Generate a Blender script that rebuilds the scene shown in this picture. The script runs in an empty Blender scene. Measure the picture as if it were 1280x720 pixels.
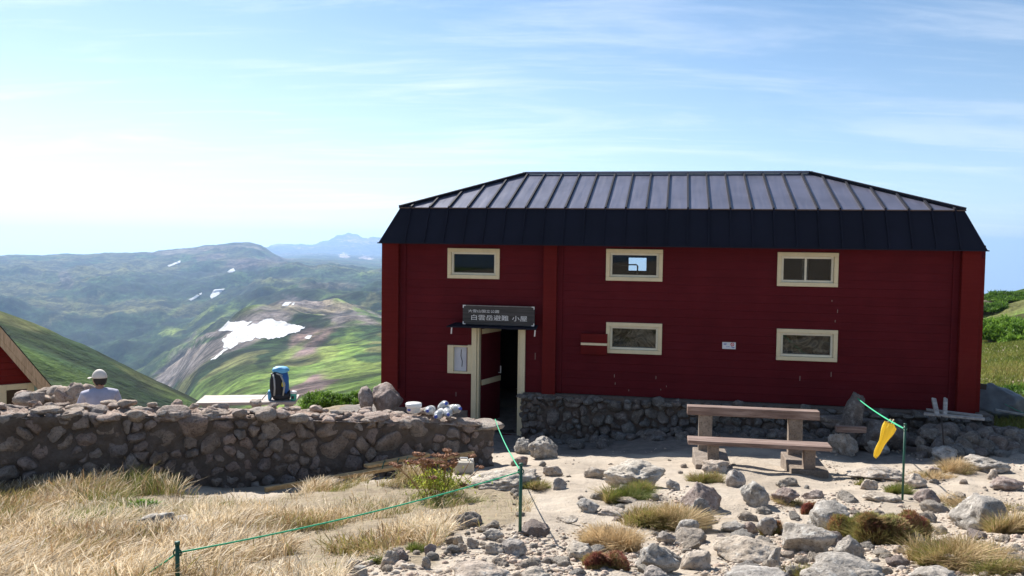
import bpy, bmesh, math, random
import numpy as np
from mathutils import Vector, Matrix, Euler, Quaternion

sc = bpy.context.scene
COL = sc.collection
R = math.radians
rng = np.random.default_rng(7)
random.seed(7)

# ------------------------------------------------------------------ camera model
ZC = 3.3
FPX = 1066.67
PITCH, ROLL = R(-2.79), R(-0.78)
_cp, _sp = math.cos(PITCH), math.sin(PITCH)
FW = np.array([0, _cp, _sp]); _R0 = np.array([1.0, 0, 0]); _U0 = np.array([0, -_sp, _cp])
RT = _R0 * math.cos(ROLL) - _U0 * math.sin(ROLL)
UP = _R0 * math.sin(ROLL) + _U0 * math.cos(ROLL)
CAMP = np.array([0, 0, ZC])

def ray(px, py):
    d = FW + RT * ((px - 640) / FPX) + UP * ((360 - py) / FPX)
    return d                       # depth along the view axis = 1
def at(px, py, depth):
    return CAMP + ray(px, py) * depth
def proj(P):
    P = np.asarray(P, float) - CAMP
    d = P @ FW
    return 640 + FPX * (P @ RT) / d, 360 - FPX * (P @ UP) / d, d

# ------------------------------------------------------------------ numpy noise
def _hash(ix, iy, iz, s):
    h = (ix * 374761393 + iy * 668265263 + iz * 2147483647 + s * 974634777) & 0xFFFFFFFF
    h = ((h ^ (h >> 13)) * 1274126177) & 0xFFFFFFFF
    h = ((h ^ (h >> 15)) * 2246822519) & 0xFFFFFFFF
    return ((h ^ (h >> 16)) & 0xFFFFFF) / float(0xFFFFFF)
def vnoise(p, s=0):
    p = np.asarray(p, float)
    i = np.floor(p).astype(np.int64); f = p - i
    f = f * f * (3 - 2 * f)
    out = 0
    for a in (0, 1):
        for b in (0, 1):
            for c in (0, 1):
                w = (f[:, 0] if a else 1 - f[:, 0]) * (f[:, 1] if b else 1 - f[:, 1]) * (f[:, 2] if c else 1 - f[:, 2])
                out = out + w * _hash(i[:, 0] + a, i[:, 1] + b, i[:, 2] + c, s)
    return out * 2 - 1
def fbm(p, o=4, s=0, g=.5):
    p = np.asarray(p, float); r = 0; a = 1
    for k in range(o):
        r = r + a * vnoise(p * 2 ** k + 17.3 * k, s + k); a *= g
    return r
def fbm2(x, y, o=4, s=0, g=.5):
    return fbm(np.stack([x, y, np.zeros_like(x)], 1), o, s, g)
def ridged2(x, y, o=4, s=0):
    r = 0; a = 1
    p = np.stack([x, y, np.zeros_like(x)], 1)
    for k in range(o):
        r = r + a * (1 - 2 * np.abs(vnoise(p * 2 ** k + 11.1 * k, s + k))); a *= .5
    return r
def sstep(a, b, x):
    t = np.clip((x - a) / (b - a), 0, 1); return t * t * (3 - 2 * t)

# ------------------------------------------------------------------ terrain height
near_ctl = []
def gp(px, py, d): near_ctl.append(tuple(at(px, py, d)))
for px, d in ((-300, 4.2), (0, 4.2), (320, 4.2), (640, 4.3), (960, 4.4), (1280, 4.5), (1600, 4.6)): gp(px, 720, d)
for px, py, d in ((-250, 650, 7.3), (0, 650, 7.2), (160, 652, 7.0), (320, 650, 7.0), (500, 650, 6.8), (640, 650, 6.4), (800, 650, 6.4), (960, 650, 6.6), (1120, 650, 6.7), (1280, 650, 6.8), (1500, 650, 7),
                  (520, 600, 9.8), (640, 600, 8.8), (800, 600, 9.2), (960, 600, 9.6), (1120, 600, 9.7), (1280, 600, 9.8), (1500, 600, 9.8),
                  (0, 612, 8.9), (160, 612, 9.2), (300, 612, 9.9), (430, 600, 10.5), (590, 588, 11.2), (650, 565, 12.2),
                  (622, 541, 15.5), (700, 572, 13.4), (800, 568, 12.6), (900, 556, 13.2), (960, 577, 11.5), (1060, 577, 12.2), (1160, 574, 12.0), (1280, 572, 11.7), (1230, 560, 13.2)):
    gp(px, py, d)
W_ = lambda x, y, z: near_ctl.append((x, y, z))
for x in (-8, -3, 3, 8): W_(x, -1, 1.75); W_(x, -12, 1.7)
for x in (-9, -6, -3.5): W_(x, 12.5, .3)
W_(-5.5, 14.5, .15); W_(-3.2, 15.5, .3); W_(-2.6, 18, .0); W_(0, 18, .1); W_(5, 17, .2); W_(8.5, 14.5, .3); W_(3, 22, -.2); W_(9, 19, .1)
W_(-10, 16, -1.0); W_(-12, 19, -1.9); W_(-5, 19, -.9); W_(-5, 25, -1.9); W_(-12, 26, -5); W_(-6, 38, -6.5); W_(-2, 38, -3.5); W_(-18, 38, -9)
gp(1250, 497, 25); gp(1600, 480, 25); gp(1250, 455, 45); gp(1500, 450, 45); W_(6, 28, -.8); W_(10, 42, -1.6); W_(2, 45, -2.5)
W_(20, 8, 1.0); W_(-20, 8, -.6); W_(25, 25, .2); W_(-25, 22, -6)
_c = np.array(near_ctl)
def _k(r2): return np.where(r2 > 1e-9, .5 * r2 * np.log(np.maximum(r2, 1e-12)), 0)
_n = len(_c)
_A = np.zeros((_n + 3, _n + 3)); _d2 = ((_c[:, None, :2] - _c[None, :, :2]) ** 2).sum(-1)
_A[:_n, :_n] = _k(_d2) + np.eye(_n) * .35
_A[:_n, _n] = 1; _A[:_n, _n + 1:] = _c[:, :2]; _A[_n, :_n] = 1; _A[_n + 1:, :_n] = _c[:, :2].T
_w = np.linalg.solve(_A, np.concatenate([_c[:, 2], np.zeros(3)]))
def h_near(x, y):
    out = np.empty_like(x)
    for i in range(0, len(x), 20000):
        X, Y = x[i:i + 20000], y[i:i + 20000]
        d2 = (X[:, None] - _c[None, :, 0]) ** 2 + (Y[:, None] - _c[None, :, 1]) ** 2
        out[i:i + 20000] = _k(d2) @ _w[:_n] + _w[_n] + _w[_n + 1] * X + _w[_n + 2] * Y
    return out

# far table: columns are azimuths (given through the tangent x/y), rows distances; values z
RR = [30, 45, 60, 100, 150, 250, 400, 600, 900, 1200, 1600, 2200, 2800, 3600, 4300, 5500, 7000, 9000, 12000, 14500, 16500, 18500, 21000]
def zc(px, py, r):
    d = ray(px, py); return ZC + d[2] / math.hypot(d[0], d[1]) * r
H_ = None
def col(px, ys):
    """ys: per distance either a pixel row (>0) or an explicit height in a tuple"""
    zs = []
    for r, y in zip(RR, ys):
        zs.append(y[0] if isinstance(y, tuple) else zc(px, y, r))
    return (math.atan((px - 640) / FPX), zs)
T = lambda *a: [(v,) for v in a]
far_tail = T(-300, -450, -500, -650, -800, -900, -950)
cols_ = [
 (-R(180), [v[0] for v in T(0, -1, -2, -5, -8, -12, -15, -20, -30, -50, -80, -120, -150, -200, -250, -300, -350, -400, -500, -600, -700, -800, -900)]),
 (-R(60), [v[0] for v in T(-6, -9, -10, -14, -12, 0, 10, 0, -60, -150, -200, -260, -250, -200, -150, -100, -120, -300, -500, -600, -700, -800, -900)]),
 col(-250, T(-7, -11, -15, -23, -24) + [330, (-60,), (-120,), (-200,), (-260,), (-290,), (-300,), 380, 350, 335, 322] + far_tail),
 col(0, T(-7, -11, -15, -24, -29) + [384, (-60,), (-120,), (-200,), (-260,), (-300,), (-310,), 405, 352, 335, 318] + far_tail),
 col(100, T(-6, -10, -14, -23, -33) + [423, (-80,), (-140,), (-200,), (-260,), (-300,), 470, 410, 352, 335, 315.5] + far_tail),
 col(200, T(-5, -9, -13, -22, -35) + [474, (-90,), (-150,), (-180,), (-230,), 470, 440, 402, 358, 334, 312] + far_tail),
 col(240, T(-5, -9, -13, -22, -33) + [494, (-80,), (-110,), (-130,), 470, 452, 430, 398, 357, 330, 307] + far_tail),
 col(300, T(-4, -8, -12, -21, -31, -47) + [498, 472, 442, 412, 430, 402, 374, 346, 325, 300] + far_tail),
 col(325, T(-4, -8, -12, -21, -31, -47) + [492, 466, 435, 402, 408, 388, 368, 345, 325, 301] + T(-200, -200) + [313, 311] + T(-300, -700, -950)),
 col(350, T(-4, -7, -11, -20, -30, -45) + [488, 462, 430, 402, 394, 382, 366, 343, 330, 325] + T(-120, -150) + [313, 310] + T(-300, -700, -950)),
 col(380, T(-3, -7, -11, -20, -29, -43) + [484, 458, 427, 402, 388, 376, 359, 342, 333, 325] + T(-120, -120) + [315, 309] + T(-300, -700, -950)),
 col(415, T(-3, -6, -10, -18, -27, -40) + [478, 450, 421, 401, 386, 371, 356, 343, 335, 327] + T(-120, -120) + [316, 303] + T(-300, -700, -950)),
 col(450, T(-3, -6, -9, -17, -25, -38) + [472, 443, 417, 399, 385, 370, 356, 345, 338, 331] + T(-130, -130) + [318, 301] + T(-300, -700, -950)),
 col(475, T(-3, -5, -8, -15, -23, -37) + [468, 439, 414, 398, 384, 370, 357, 347, 340, 334] + T(-140, -140) + [320, 301] + T(-300, -700, -950)),
 col(560, T(-2, -4, -6, -10, -16, -28, -50, -70, -90, -100, -110, -125, -130, -140, -150, -170, -200, -220) + [(-20,), (60,)] + T(-400, -800, -950)),
 col(700, T(-1, -2, -3, -6, -10, -20, -40, -70, -100, -140, -180, -240, -300, -350, -400, -450, -500, -550, -600, -650, -700, -800, -950)),
 col(1150, T(-1, -2, -3, -5, -6, -14, -40, -90, -150, -220, -300, -350, -400, -450, -500, -550, -600, -650, -700, -750, -800, -900, -950)),
 col(1236, [(-1.2,), 456, 437, 398, 373] + T(-16, -45, -90, -150, -220, -300, -350, -400, -450, -500, -550, -600, -650, -700, -750, -800, -900, -950)),
 col(1280, [(-1.2,), 452, 430, 388, 361.5] + T(-8, -40, -90, -150, -220, -300, -350, -400, -450, -500, -550, -600, -650, -700, -750, -800, -900, -950)),
 col(1500, T(-1, -1.8, -1.5, 1, 8, 14, 0, -60, -120, -200, -280, -350, -400, -450, -500, -550, -600, -650, -700, -750, -800, -900, -950)),
 (R(60), [v[0] for v in T(0, 0, 1, 3, 6, 12, 10, -20, -80, -150, -250, -300, -350, -400, -450, -500, -550, -600, -650, -700, -800, -900, -950)]),
 (R(180), [v[0] for v in T(0, -1, -2, -5, -8, -12, -15, -20, -30, -50, -80, -120, -150, -200, -250, -300, -350, -400, -500, -600, -700, -800, -900)]),
]
_azs = np.array([c[0] for c in cols_]); _tz = np.array([c[1] for c in cols_])
_lr = np.log(np.array(RR, float))
NL, NA = 360, 1440
_L = np.linspace(_lr[0], _lr[-1], NL); _Z1 = np.array([np.interp(_L, _lr, row) for row in _tz])
_AZ = np.linspace(-math.pi, math.pi, NA)
# dense azimuth in the view: warp = plain uniform in 0.25 degree steps is enough after smoothing
_Z2 = np.array([np.interp(_AZ, _azs, _Z1[:, j]) for j in range(NL)])     # NL x NA
def _blur(a, k, axis):
    w = np.exp(-np.linspace(-2, 2, 2 * k + 1) ** 2); w /= w.sum()
    return np.apply_along_axis(lambda v: np.convolve(np.pad(v, k, 'edge'), w, 'valid'), axis, a)
_Z2 = _blur(_Z2, 4, 0); _Z2 = _blur(_Z2, 5, 1)
def h_far(x, y):
    r = np.hypot(x, y); az = np.arctan2(x, y)
    fl = np.clip((np.log(np.maximum(r, 1)) - _L[0]) / (_L[-1] - _L[0]) * (NL - 1), 0, NL - 1.001)
    fa = np.clip((az + math.pi) / (2 * math.pi) * (NA - 1), 0, NA - 1.001)
    i = fl.astype(int); j = fa.astype(int); u = fl - i; v = fa - j
    z = (_Z2[i, j] * (1 - u) + _Z2[i + 1, j] * u) * (1 - v) + (_Z2[i, j + 1] * (1 - u) + _Z2[i + 1, j + 1] * u) * v
    # relief
    rel = sstep(60, 500, r) * (1 - .55 * sstep(4300, 5600, r) * (1 - sstep(7000, 11000, r)))
    a = ridged2(x / 420 + y / 900, y / 380, 5, 3)
    b = fbm2(x / 90, y / 90, 5, 9)
    c = ridged2(x / 1500, y / 1500, 5, 21)
    slope = sstep(500, 1500, r) * (1 - sstep(3600, 4600, r))
    z = z + rel * (b * np.minimum(r * .006, 15) + (a - .4) * 28 * slope + (c - .4) * 38 * sstep(9500, 12500, r) * (1 - sstep(16000, 18500, r)))
    z = z + sstep(20, 90, r) * fbm2(x / 14, y / 14, 4, 5) * .7 * (1 - sstep(500, 900, r))
    for (pc, am, wp) in ((404, 38, 7), (421, 105, 9), (436, 112, 8), (447, 70, 6), (464, 62, 9), (480, 40, 8), (350, 45, 14), (375, 25, 8)):
        ac = math.atan((pc - 640) / FPX); z = z + am * np.exp(-((az - ac) * 14500 / (wp * 13.6)) ** 2) * np.exp(-((r - 14300) / 1100) ** 2)
    return z
def hgt(x, y):
    x = np.atleast_1d(np.asarray(x, float)); y = np.atleast_1d(np.asarray(y, float))
    r = np.hypot(x, y)
    w = sstep(32, 50, r)
    z = np.zeros_like(x)
    m = r < 51
    if m.any():
        xn, yn = x[m], y[m]
        zn = h_near(xn, yn)
        zn = zn + fbm2(xn / 1.3, yn / 1.3, 3, 31) * .05 + fbm2(xn / .3, yn / .3, 4, 37, .6) * .02
        z[m] += zn * (1 - w[m])
    m = r > 31
    if m.any(): z[m] += h_far(x[m], y[m]) * w[m]
    return z
def H(x, y): return float(hgt([x], [y])[0])
def ground(px, py, tmax=60000):
    """where the line of sight through a picture point meets the ground"""
    d = ray(px, py)
    t = np.exp(np.linspace(math.log(2.5), math.log(tmax), 900))
    P = CAMP + d[None] * t[:, None]
    g = P[:, 2] - hgt(P[:, 0], P[:, 1])
    k = np.argmax(g < 0)
    if g[k] >= 0: k = len(t) - 1
    a, b = t[max(k - 1, 0)], t[k]
    for _ in range(18):
        m = (a + b) / 2; Q = CAMP + d * m
        if Q[2] - H(Q[0], Q[1]) < 0: b = m
        else: a = m
    Q = CAMP + d * b
    return Q, b

# ------------------------------------------------------------------ helpers
def link(o, parent=None):
    COL.objects.link(o)
    if parent is not None: o.parent = parent
    return o
def tag(o, label=None, cat=None, group=None, kind=None):
    if label: o['label'] = label
    if cat: o['category'] = cat
    if group: o['group'] = group
    if kind: o['kind'] = kind
    return o
def empty(name, loc=(0, 0, 0), rz=0):
    o = bpy.data.objects.new(name, None); o.empty_display_size = .2
    o.location = loc; o.rotation_euler = (0, 0, rz); COL.objects.link(o); return o
def mesh_np(name, V, F, mats, parent=None, smooth=True, mi=None, attrs=None, loc=None):
    """V (n,3); F list of arrays (m,3)/(m,4)"""
    if isinstance(F, np.ndarray): F = [F]
    me = bpy.data.meshes.new(name)
    V = np.asarray(V, np.float32)
    if loc is not None: V = V - np.asarray(loc, np.float32)
    me.vertices.add(len(V)); me.vertices.foreach_set('co', V.ravel())
    F = [f for f in F if len(f)]
    idx = np.concatenate([f.ravel() for f in F]).astype(np.int32)
    tot = np.concatenate([np.full(len(f), f.shape[1], np.int32) for f in F])
    st = np.concatenate([[0], np.cumsum(tot)[:-1]]).astype(np.int32)
    me.loops.add(len(idx)); me.loops.foreach_set('vertex_index', idx)
    me.polygons.add(len(tot)); me.polygons.foreach_set('loop_start', st); me.polygons.foreach_set('loop_total', tot)
    me.polygons.foreach_set('use_smooth', np.full(len(tot), smooth, bool))
    if mi is not None: me.polygons.foreach_set('material_index', np.asarray(mi, np.int32))
    for m in (mats if isinstance(mats, (list, tuple)) else [mats]): me.materials.append(m)
    for k, (dom, typ, arr) in (attrs or {}).items():
        a = me.attributes.new(k, typ, dom)
        a.data.foreach_set('value' if typ == 'FLOAT' else ('color' if typ == 'FLOAT_COLOR' else 'vector'), np.asarray(arr, np.float32).ravel())
    me.update(calc_edges=True); me.validate()
    o = bpy.data.objects.new(name, me)
    if loc is not None: o.location = [float(v) for v in loc]
    return link(o, parent)
class MB:
    def __init__(s): s.v = []; s.f = []; s.m = []
    def add(s, vs, fs, m=0):
        b = len(s.v); s.v += [tuple(float(c) for c in v) for v in vs]; s.f += [tuple(b + i for i in f) for f in fs]; s.m += [m] * len(fs); return s
    def hexa(s, p, m=0):   # p: bottom 4 ccw, top 4
        return s.add(p, [(3, 2, 1, 0), (4, 5, 6, 7), (0, 1, 5, 4), (1, 2, 6, 5), (2, 3, 7, 6), (3, 0, 4, 7)], m)
    def box(s, x0, x1, y0, y1, z0, z1, m=0):
        return s.hexa([(x0, y0, z0), (x1, y0, z0), (x1, y1, z0), (x0, y1, z0), (x0, y0, z1), (x1, y0, z1), (x1, y1, z1), (x0, y1, z1)], m)
    def bar(s, a, b, w, h, up=(0, 0, 1), m=0):
        a, b = Vector(a), Vector(b); d = (b - a).normalized(); u = Vector(up); x = d.cross(u).normalized() * w / 2; u = x.cross(d).normalized() * h / 2
        return s.hexa([a - x - u, a + x - u, a + x + u, a - x + u, b - x - u, b + x - u, b + x + u, b - x + u], m)
    def tube(s, pts, r, n=8, m=0, cap=True):
        pts = [Vector(p) for p in pts]; rs = r if isinstance(r, (list, tuple)) else [r] * len(pts)
        b = len(s.v); prev = None
        for i, p in enumerate(pts):
            d = (pts[min(i + 1, len(pts) - 1)] - pts[max(i - 1, 0)]).normalized()
            if prev is None: x = d.orthogonal().normalized()
            else:
                x = (prev - d * prev.dot(d)).normalized()
            prev = x; y = d.cross(x)
            for k in range(n):
                a = 2 * math.pi * k / n; s.v.append(tuple(p + (x * math.cos(a) + y * math.sin(a)) * rs[i]))
        for i in range(len(pts) - 1):
            for k in range(n):
                s.f.append((b + i * n + k, b + i * n + (k + 1) % n, b + (i + 1) * n + (k + 1) % n, b + (i + 1) * n + k)); s.m.append(m)
        if cap:
            s.f.append(tuple(b + k for k in range(n))[::-1]); s.m.append(m)
            e = b + (len(pts) - 1) * n; s.f.append(tuple(e + k for k in range(n))); s.m.append(m)
        return s
    def lathe(s, prof, c=(0, 0, 0), n=20, m=0, M=None):
        b = len(s.v)
        for r, z in prof:
            for k in range(n):
                a = 2 * math.pi * k / n; p = Vector((r * math.cos(a), r * math.sin(a), z))
                if M: p = M @ p
                s.v.append(tuple(p + Vector(c)))
        for i in range(len(prof) - 1):
            for k in range(n):
                s.f.append((b + i * n + k, b + i * n + (k + 1) % n, b + (i + 1) * n + (k + 1) % n, b + (i + 1) * n + k)); s.m.append(m)
        s.f.append(tuple(b + k for k in range(n))[::-1]); s.m.append(m)
        e = b + (len(prof) - 1) * n; s.f.append(tuple(e + k for k in range(n))); s.m.append(m)
        return s
    def build(s, name, mats, parent=None, smooth=False, bevel=0, loc=(0, 0, 0), rot=None):
        me = bpy.data.meshes.new(name); me.from_pydata(s.v, [], s.f)
        for mm in (mats if isinstance(mats, (list, tuple)) else [mats]): me.materials.append(mm)
        me.polygons.foreach_set('material_index', s.m)
        me.polygons.foreach_set('use_smooth', [smooth] * len(s.f)); me.update()
        o = bpy.data.objects.new(name, me); link(o, parent); o.location = loc
        if rot: o.rotation_euler = rot
        if bevel:
            b = o.modifiers.new('b', 'BEVEL'); b.width = bevel; b.segments = 2; b.limit_method = 'ANGLE'; b.angle_limit = R(40)
        return o

# ------------------------------------------------------------------ materials
class NT:
    def __init__(s, name):
        s.m = bpy.data.materials.new(name); s.m.use_nodes = True; s.t = s.m.node_tree; s.t.nodes.clear()
        s.out = s.t.nodes.new('ShaderNodeOutputMaterial'); s.b = s.t.nodes.new('ShaderNodeBsdfPrincipled')
        s.t.links.new(s.b.outputs[0], s.out.inputs['Surface'])
    def n(s, typ, **kw):
        nd = s.t.nodes.new(typ)
        for k, v in kw.items():
            if k.startswith('i_'): nd.inputs[k[2:].replace('_', ' ')].default_value = v
            else: setattr(nd, k, v)
        return nd
    def l(s, a, b): s.t.links.new(a, b)
    def coord(s, which='Object', scale=(1, 1, 1)):
        c = s.n('ShaderNodeTexCoord'); mp = s.n('ShaderNodeMapping'); mp.inputs['Scale'].default_value = scale
        s.l(c.outputs[which], mp.inputs[0]); return mp.outputs[0]
    def noise(s, vec, scale, detail=6, rough=.6, dist=0):
        nd = s.n('ShaderNodeTexNoise'); nd.inputs['Scale'].default_value = scale; nd.inputs['Detail'].default_value = detail
        nd.inputs['Roughness'].default_value = rough; nd.inputs['Distortion'].default_value = dist; s.l(vec, nd.inputs['Vector']); return nd.outputs['Fac']
    def vor(s, vec, scale, feature='F1', rnd=1):
        nd = s.n('ShaderNodeTexVoronoi'); nd.feature = feature; nd.inputs['Scale'].default_value = scale; nd.inputs['Randomness'].default_value = rnd
        s.l(vec, nd.inputs['Vector']); return nd
    def ramp(s, fac, stops, interp='LINEAR'):
        nd = s.n('ShaderNodeValToRGB'); nd.color_ramp.interpolation = interp
        while len(nd.color_ramp.elements) < len(stops): nd.color_ramp.elements.new(.5)
        for e, (p, c) in zip(nd.color_ramp.elements, stops):
            e.position = p; e.color = (*c, 1) if isinstance(c, (tuple, list)) and len(c) == 3 else ((c, c, c, 1) if not isinstance(c, (tuple, list)) else c)
        s.l(fac, nd.inputs[0]); return nd.outputs[0]
    def mix(s, fac, a, b, blend='MIX'):
        nd = s.n('ShaderNodeMix', data_type='RGBA', blend_type=blend)
        for v, i in ((fac, 0), (a, 6), (b, 7)):
            if isinstance(v, (int, float)): nd.inputs[i].default_value = v
            elif isinstance(v, (tuple, list)): nd.inputs[i].default_value = (*v, 1)
            else: s.l(v, nd.inputs[i])
        return nd.outputs[2]
    def math(s, op, a, b=0):
        nd = s.n('ShaderNodeMath', operation=op)
        for v, i in ((a, 0), (b, 1)):
            if isinstance(v, (int, float)): nd.inputs[i].default_value = v
            else: s.l(v, nd.inputs[i])
        return nd.outputs[0]
    def bump(s, h, strength=.5, dist=.02, prev=None):
        nd = s.n('ShaderNodeBump'); nd.inputs['Strength'].default_value = strength; nd.inputs['Distance'].default_value = dist
        s.l(h, nd.inputs['Height'])
        if prev is not None: s.l(prev, nd.inputs['Normal'])
        s.l(nd.outputs[0], s.b.inputs['Normal']); return nd.outputs[0]
    def col(s, c):
        if isinstance(c, (tuple, list)): s.b.inputs['Base Color'].default_value = (*c, 1)
        else: s.l(c, s.b.inputs['Base Color'])
    def rough(s, v):
        if isinstance(v, (int, float)): s.b.inputs['Roughness'].default_value = v
        else: s.l(v, s.b.inputs['Roughness'])

def m_rock(name, c0, c1, c2, sc_=1.0, lich=.0, bump=.5, island=False):
    n = NT(name); v = n.coord('Object')
    if island:
        g = n.n('ShaderNodeNewGeometry'); rnd = g.outputs['Random Per Island']
    else:
        oi = n.n('ShaderNodeObjectInfo'); rnd = oi.outputs['Random']
    a = n.noise(v, 6 * sc_, 8, .65); b = n.noise(v, 34 * sc_, 6, .7); c = n.noise(v, 1.7 * sc_, 3)
    base = n.ramp(a, [(.3, c0), (.52, c1), (.72, c2)])
    sp = n.ramp(b, [(.36, (.16, .15, .14)), (.48, (1, 1, 1))])
    base = n.mix(.62, base, sp, 'MULTIPLY')
    tint = n.ramp(rnd, [(0, (.72, .66, .62)), (.25, (1, .86, .74)), (.5, (.95, .95, .95)), (.75, (1.0, .8, .72)), (1, (.62, .62, .66))])
    base = n.mix(.8 if island else .45, base, tint, 'MULTIPLY')
    if lich:
        lm = n.ramp(n.noise(v, 11 * sc_, 5, .75), [(.55, 0.), (.63, 1.)])
        base = n.mix(n.math('MULTIPLY', lm, lich), base, (.62, .6, .55))
        dk = n.ramp(n.noise(v, 4.1 * sc_, 6, .8), [(.6, 0.), (.7, 1.)])
        base = n.mix(n.math('MULTIPLY', dk, .6), base, (.1, .095, .085))
    n.col(base); n.rough(.92)
    p = n.bump(a, bump, .05); vv = n.vor(v, 22 * sc_); p = n.bump(n.ramp(vv.outputs['Distance'], [(0, 0.), (.35, 1.)]), bump * .35, .012, p)
    n.bump(b, bump * .8, .02, p)
    return n.m
M = {}
M['rock_grey'] = m_rock('rock_grey', (.19, .178, .16), (.46, .435, .395), (.68, .645, .585), 1.4, .8, .9)
M['rock_tan'] = m_rock('rock_tan', (.28, .235, .19), (.56, .495, .41), (.74, .68, .59), 1.4, .5, .9)
M['rock_pink'] = m_rock('rock_pink', (.24, .19, .165), (.38, .31, .275), (.52, .44, .40), 1.4, .4, .9)
M['rock_wall'] = m_rock('rock_wall', (.18, .148, .125), (.31, .26, .225), (.46, .40, .35), 1.3, .15, .9, True)
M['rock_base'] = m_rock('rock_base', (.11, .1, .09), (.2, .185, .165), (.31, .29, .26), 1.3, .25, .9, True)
M['rock_cope'] = m_rock('rock_cope', (.3, .25, .21), (.46, .39, .33), (.6, .54, .47), 1.5, .5, 1.0, True)
def m_mortar():
    n = NT('mortar'); v = n.coord('Object'); a = n.noise(v, 9, 8, .7); b = n.noise(v, 50, 5, .7)
    n.col(n.mix(.5, n.ramp(a, [(.3, (.11, .083, .066)), (.7, (.2, .155, .125))]), n.ramp(b, [(.3, .5), (.6, 1.)]), 'MULTIPLY')); n.rough(.95)
    n.bump(b, .7, .02, n.bump(a, .8, .06)); return n.m
M['mortar'] = m_mortar()
def m_plain(name, c, rough=.6, metal=0, var=.15, scale=8, bump=0, island=False):
    n = NT(name); v = n.coord('Object'); a = n.noise(v, scale, 6, .65)
    lo = tuple(x * (1 - var) for x in c); hi = tuple(min(1, x * (1 + var)) for x in c)
    n.col(n.ramp(a, [(.3, lo), (.7, hi)])); n.rough(rough); n.b.inputs['Metallic'].default_value = metal
    if bump: n.bump(n.noise(v, scale * 6, 5, .7), bump, .01)
    return n.m
def m_red(name, c):
    n = NT(name); v = n.coord('Object'); st = n.coord('Object', (.7, 1, 14)); g = n.n('ShaderNodeNewGeometry')
    a = n.noise(v, 1.1, 6, .65); gr = n.noise(st, 3.2, 8, .7); f = n.noise(n.coord('Object', (3.1, 3.1, .6)), 1.2, 5, .6)
    col_ = n.ramp(a, [(.25, tuple(x * .78 for x in c)), (.6, c), (.85, (c[0] * 1.15, c[1] * 1.7, c[2] * 1.5))])
    col_ = n.mix(.5, col_, n.ramp(gr, [(.3, .62), (.6, 1.)]), 'MULTIPLY')
    col_ = n.mix(.22, col_, n.ramp(f, [(.35, .7), (.6, 1.05)]), 'MULTIPLY')
    col_ = n.mix(.55, col_, n.ramp(g.outputs['Random Per Island'], [(0, .88), (.5, .97), (1, 1.05)]), 'MULTIPLY')
    n.col(col_); n.rough(n.ramp(gr, [(.3, .85), (.7, .7)])); n.b.inputs['Specular IOR Level'].default_value = .12
    n.bump(gr, .25, .01); return n.m
M['red'] = m_red('red_boards', (.12, .0112, .0155)); M['red_post'] = m_red('red_post', (.155, .0135, .012)); M['red_small'] = m_red('red_small_hut', (.22, .02, .015))
def m_cream(name='cream_paint', c=(.78, .66, .42)):
    n = NT(name); v = n.coord('Object'); a = n.noise(v, 5, 6, .7); b = n.noise(n.coord('Object', (1, 1, 1)), 28, 5, .75)
    k = n.ramp(a, [(.3, tuple(x * .86 for x in c)), (.65, c)])
    k = n.mix(n.ramp(b, [(.62, 0.), (.7, .7)]), k, (.3, .24, .15)); n.col(k); n.rough(.6); n.bump(b, .25, .006); return n.m
M['cream'] = m_cream(); M['cream_pale'] = m_cream('cream_pale', (.78, .72, .56))
def m_roof(name, c, rough, metal=.0):
    n = NT(name); v = n.coord('Object'); a = n.noise(v, 1.3, 5, .6); b = n.noise(n.coord('Object', (12, .6, .6)), 1.6, 6, .65); g = n.n('ShaderNodeNewGeometry')
    k = n.ramp(a, [(.3, tuple(x * .8 for x in c)), (.7, tuple(x * 1.2 for x in c))])
    k = n.mix(.35, k, n.ramp(b, [(.35, .72), (.65, 1.1)]), 'MULTIPLY')
    n.col(k); n.rough(n.ramp(b, [(.3, rough - .07), (.7, rough + .08)])); n.b.inputs['Metallic'].default_value = metal
    n.bump(n.noise(v, 2.4, 3, .5), .12, .05); return n.m
M['roof'] = m_roof('roof_metal', (.15, .15, .205), .40, .3)
M['fascia'] = m_roof('fascia_metal', (.010, .0105, .020), .7, .0)
M['fascia'].node_tree.nodes['Principled BSDF'].inputs['Specular IOR Level'].default_value = .2
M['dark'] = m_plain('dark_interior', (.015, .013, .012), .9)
M['timber_dark'] = m_plain('dark_timber', (.05, .035, .026), .8, bump=.4)
def m_wood(name, c0, c1, ax=(.6, 9, 9), s=3, r=.7):
    n = NT(name); v = n.coord('Object', ax); a = n.noise(v, s, 8, .7, .4); b = n.noise(n.coord('Object'), 3, 5, .65)
    k = n.ramp(a, [(.28, tuple(x * .55 for x in c0)), (.45, c0), (.68, c1)])
    k = n.mix(.5, k, n.ramp(b, [(.3, .65), (.65, 1.05)]), 'MULTIPLY'); n.col(k); n.rough(r); n.bump(a, .5, .008); return n.m
M['bench_wood'] = m_wood('bench_wood', (.19, .12, .095), (.42, .31, .26))
M['table_wood'] = m_wood('table_wood', (.42, .34, .29), (.62, .54, .48))
M['new_wood'] = m_wood('new_wood', (.5, .32, .14), (.72, .52, .28))
M['barge'] = m_wood('barge_wood', (.52, .36, .22), (.74, .56, .38), (9, 1, 1))
M['grey_wood'] = m_wood('grey_wood', (.3, .28, .26), (.55, .52, .48))
M['concrete'] = m_rock('concrete', (.17, .14, .115), (.26, .215, .175), (.34, .29, .24), 1.5, .1, .35)
M['white_board'] = m_plain('white_board', (.7, .7, .7), .6, var=.1)
M['white_plastic'] = m_plain('white_plastic', (.8, .79, .75), .35, var=.06)
M['sign_board'] = m_wood('sign_board', (.04, .035, .033), (.085, .075, .07))
M['lettering'] = m_plain('lettering_paint', (.75, .74, .72), .6, var=.12, scale=60)
M['bracket'] = m_plain('bracket_steel', (.75, .75, .75), .4, .3)
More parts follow.
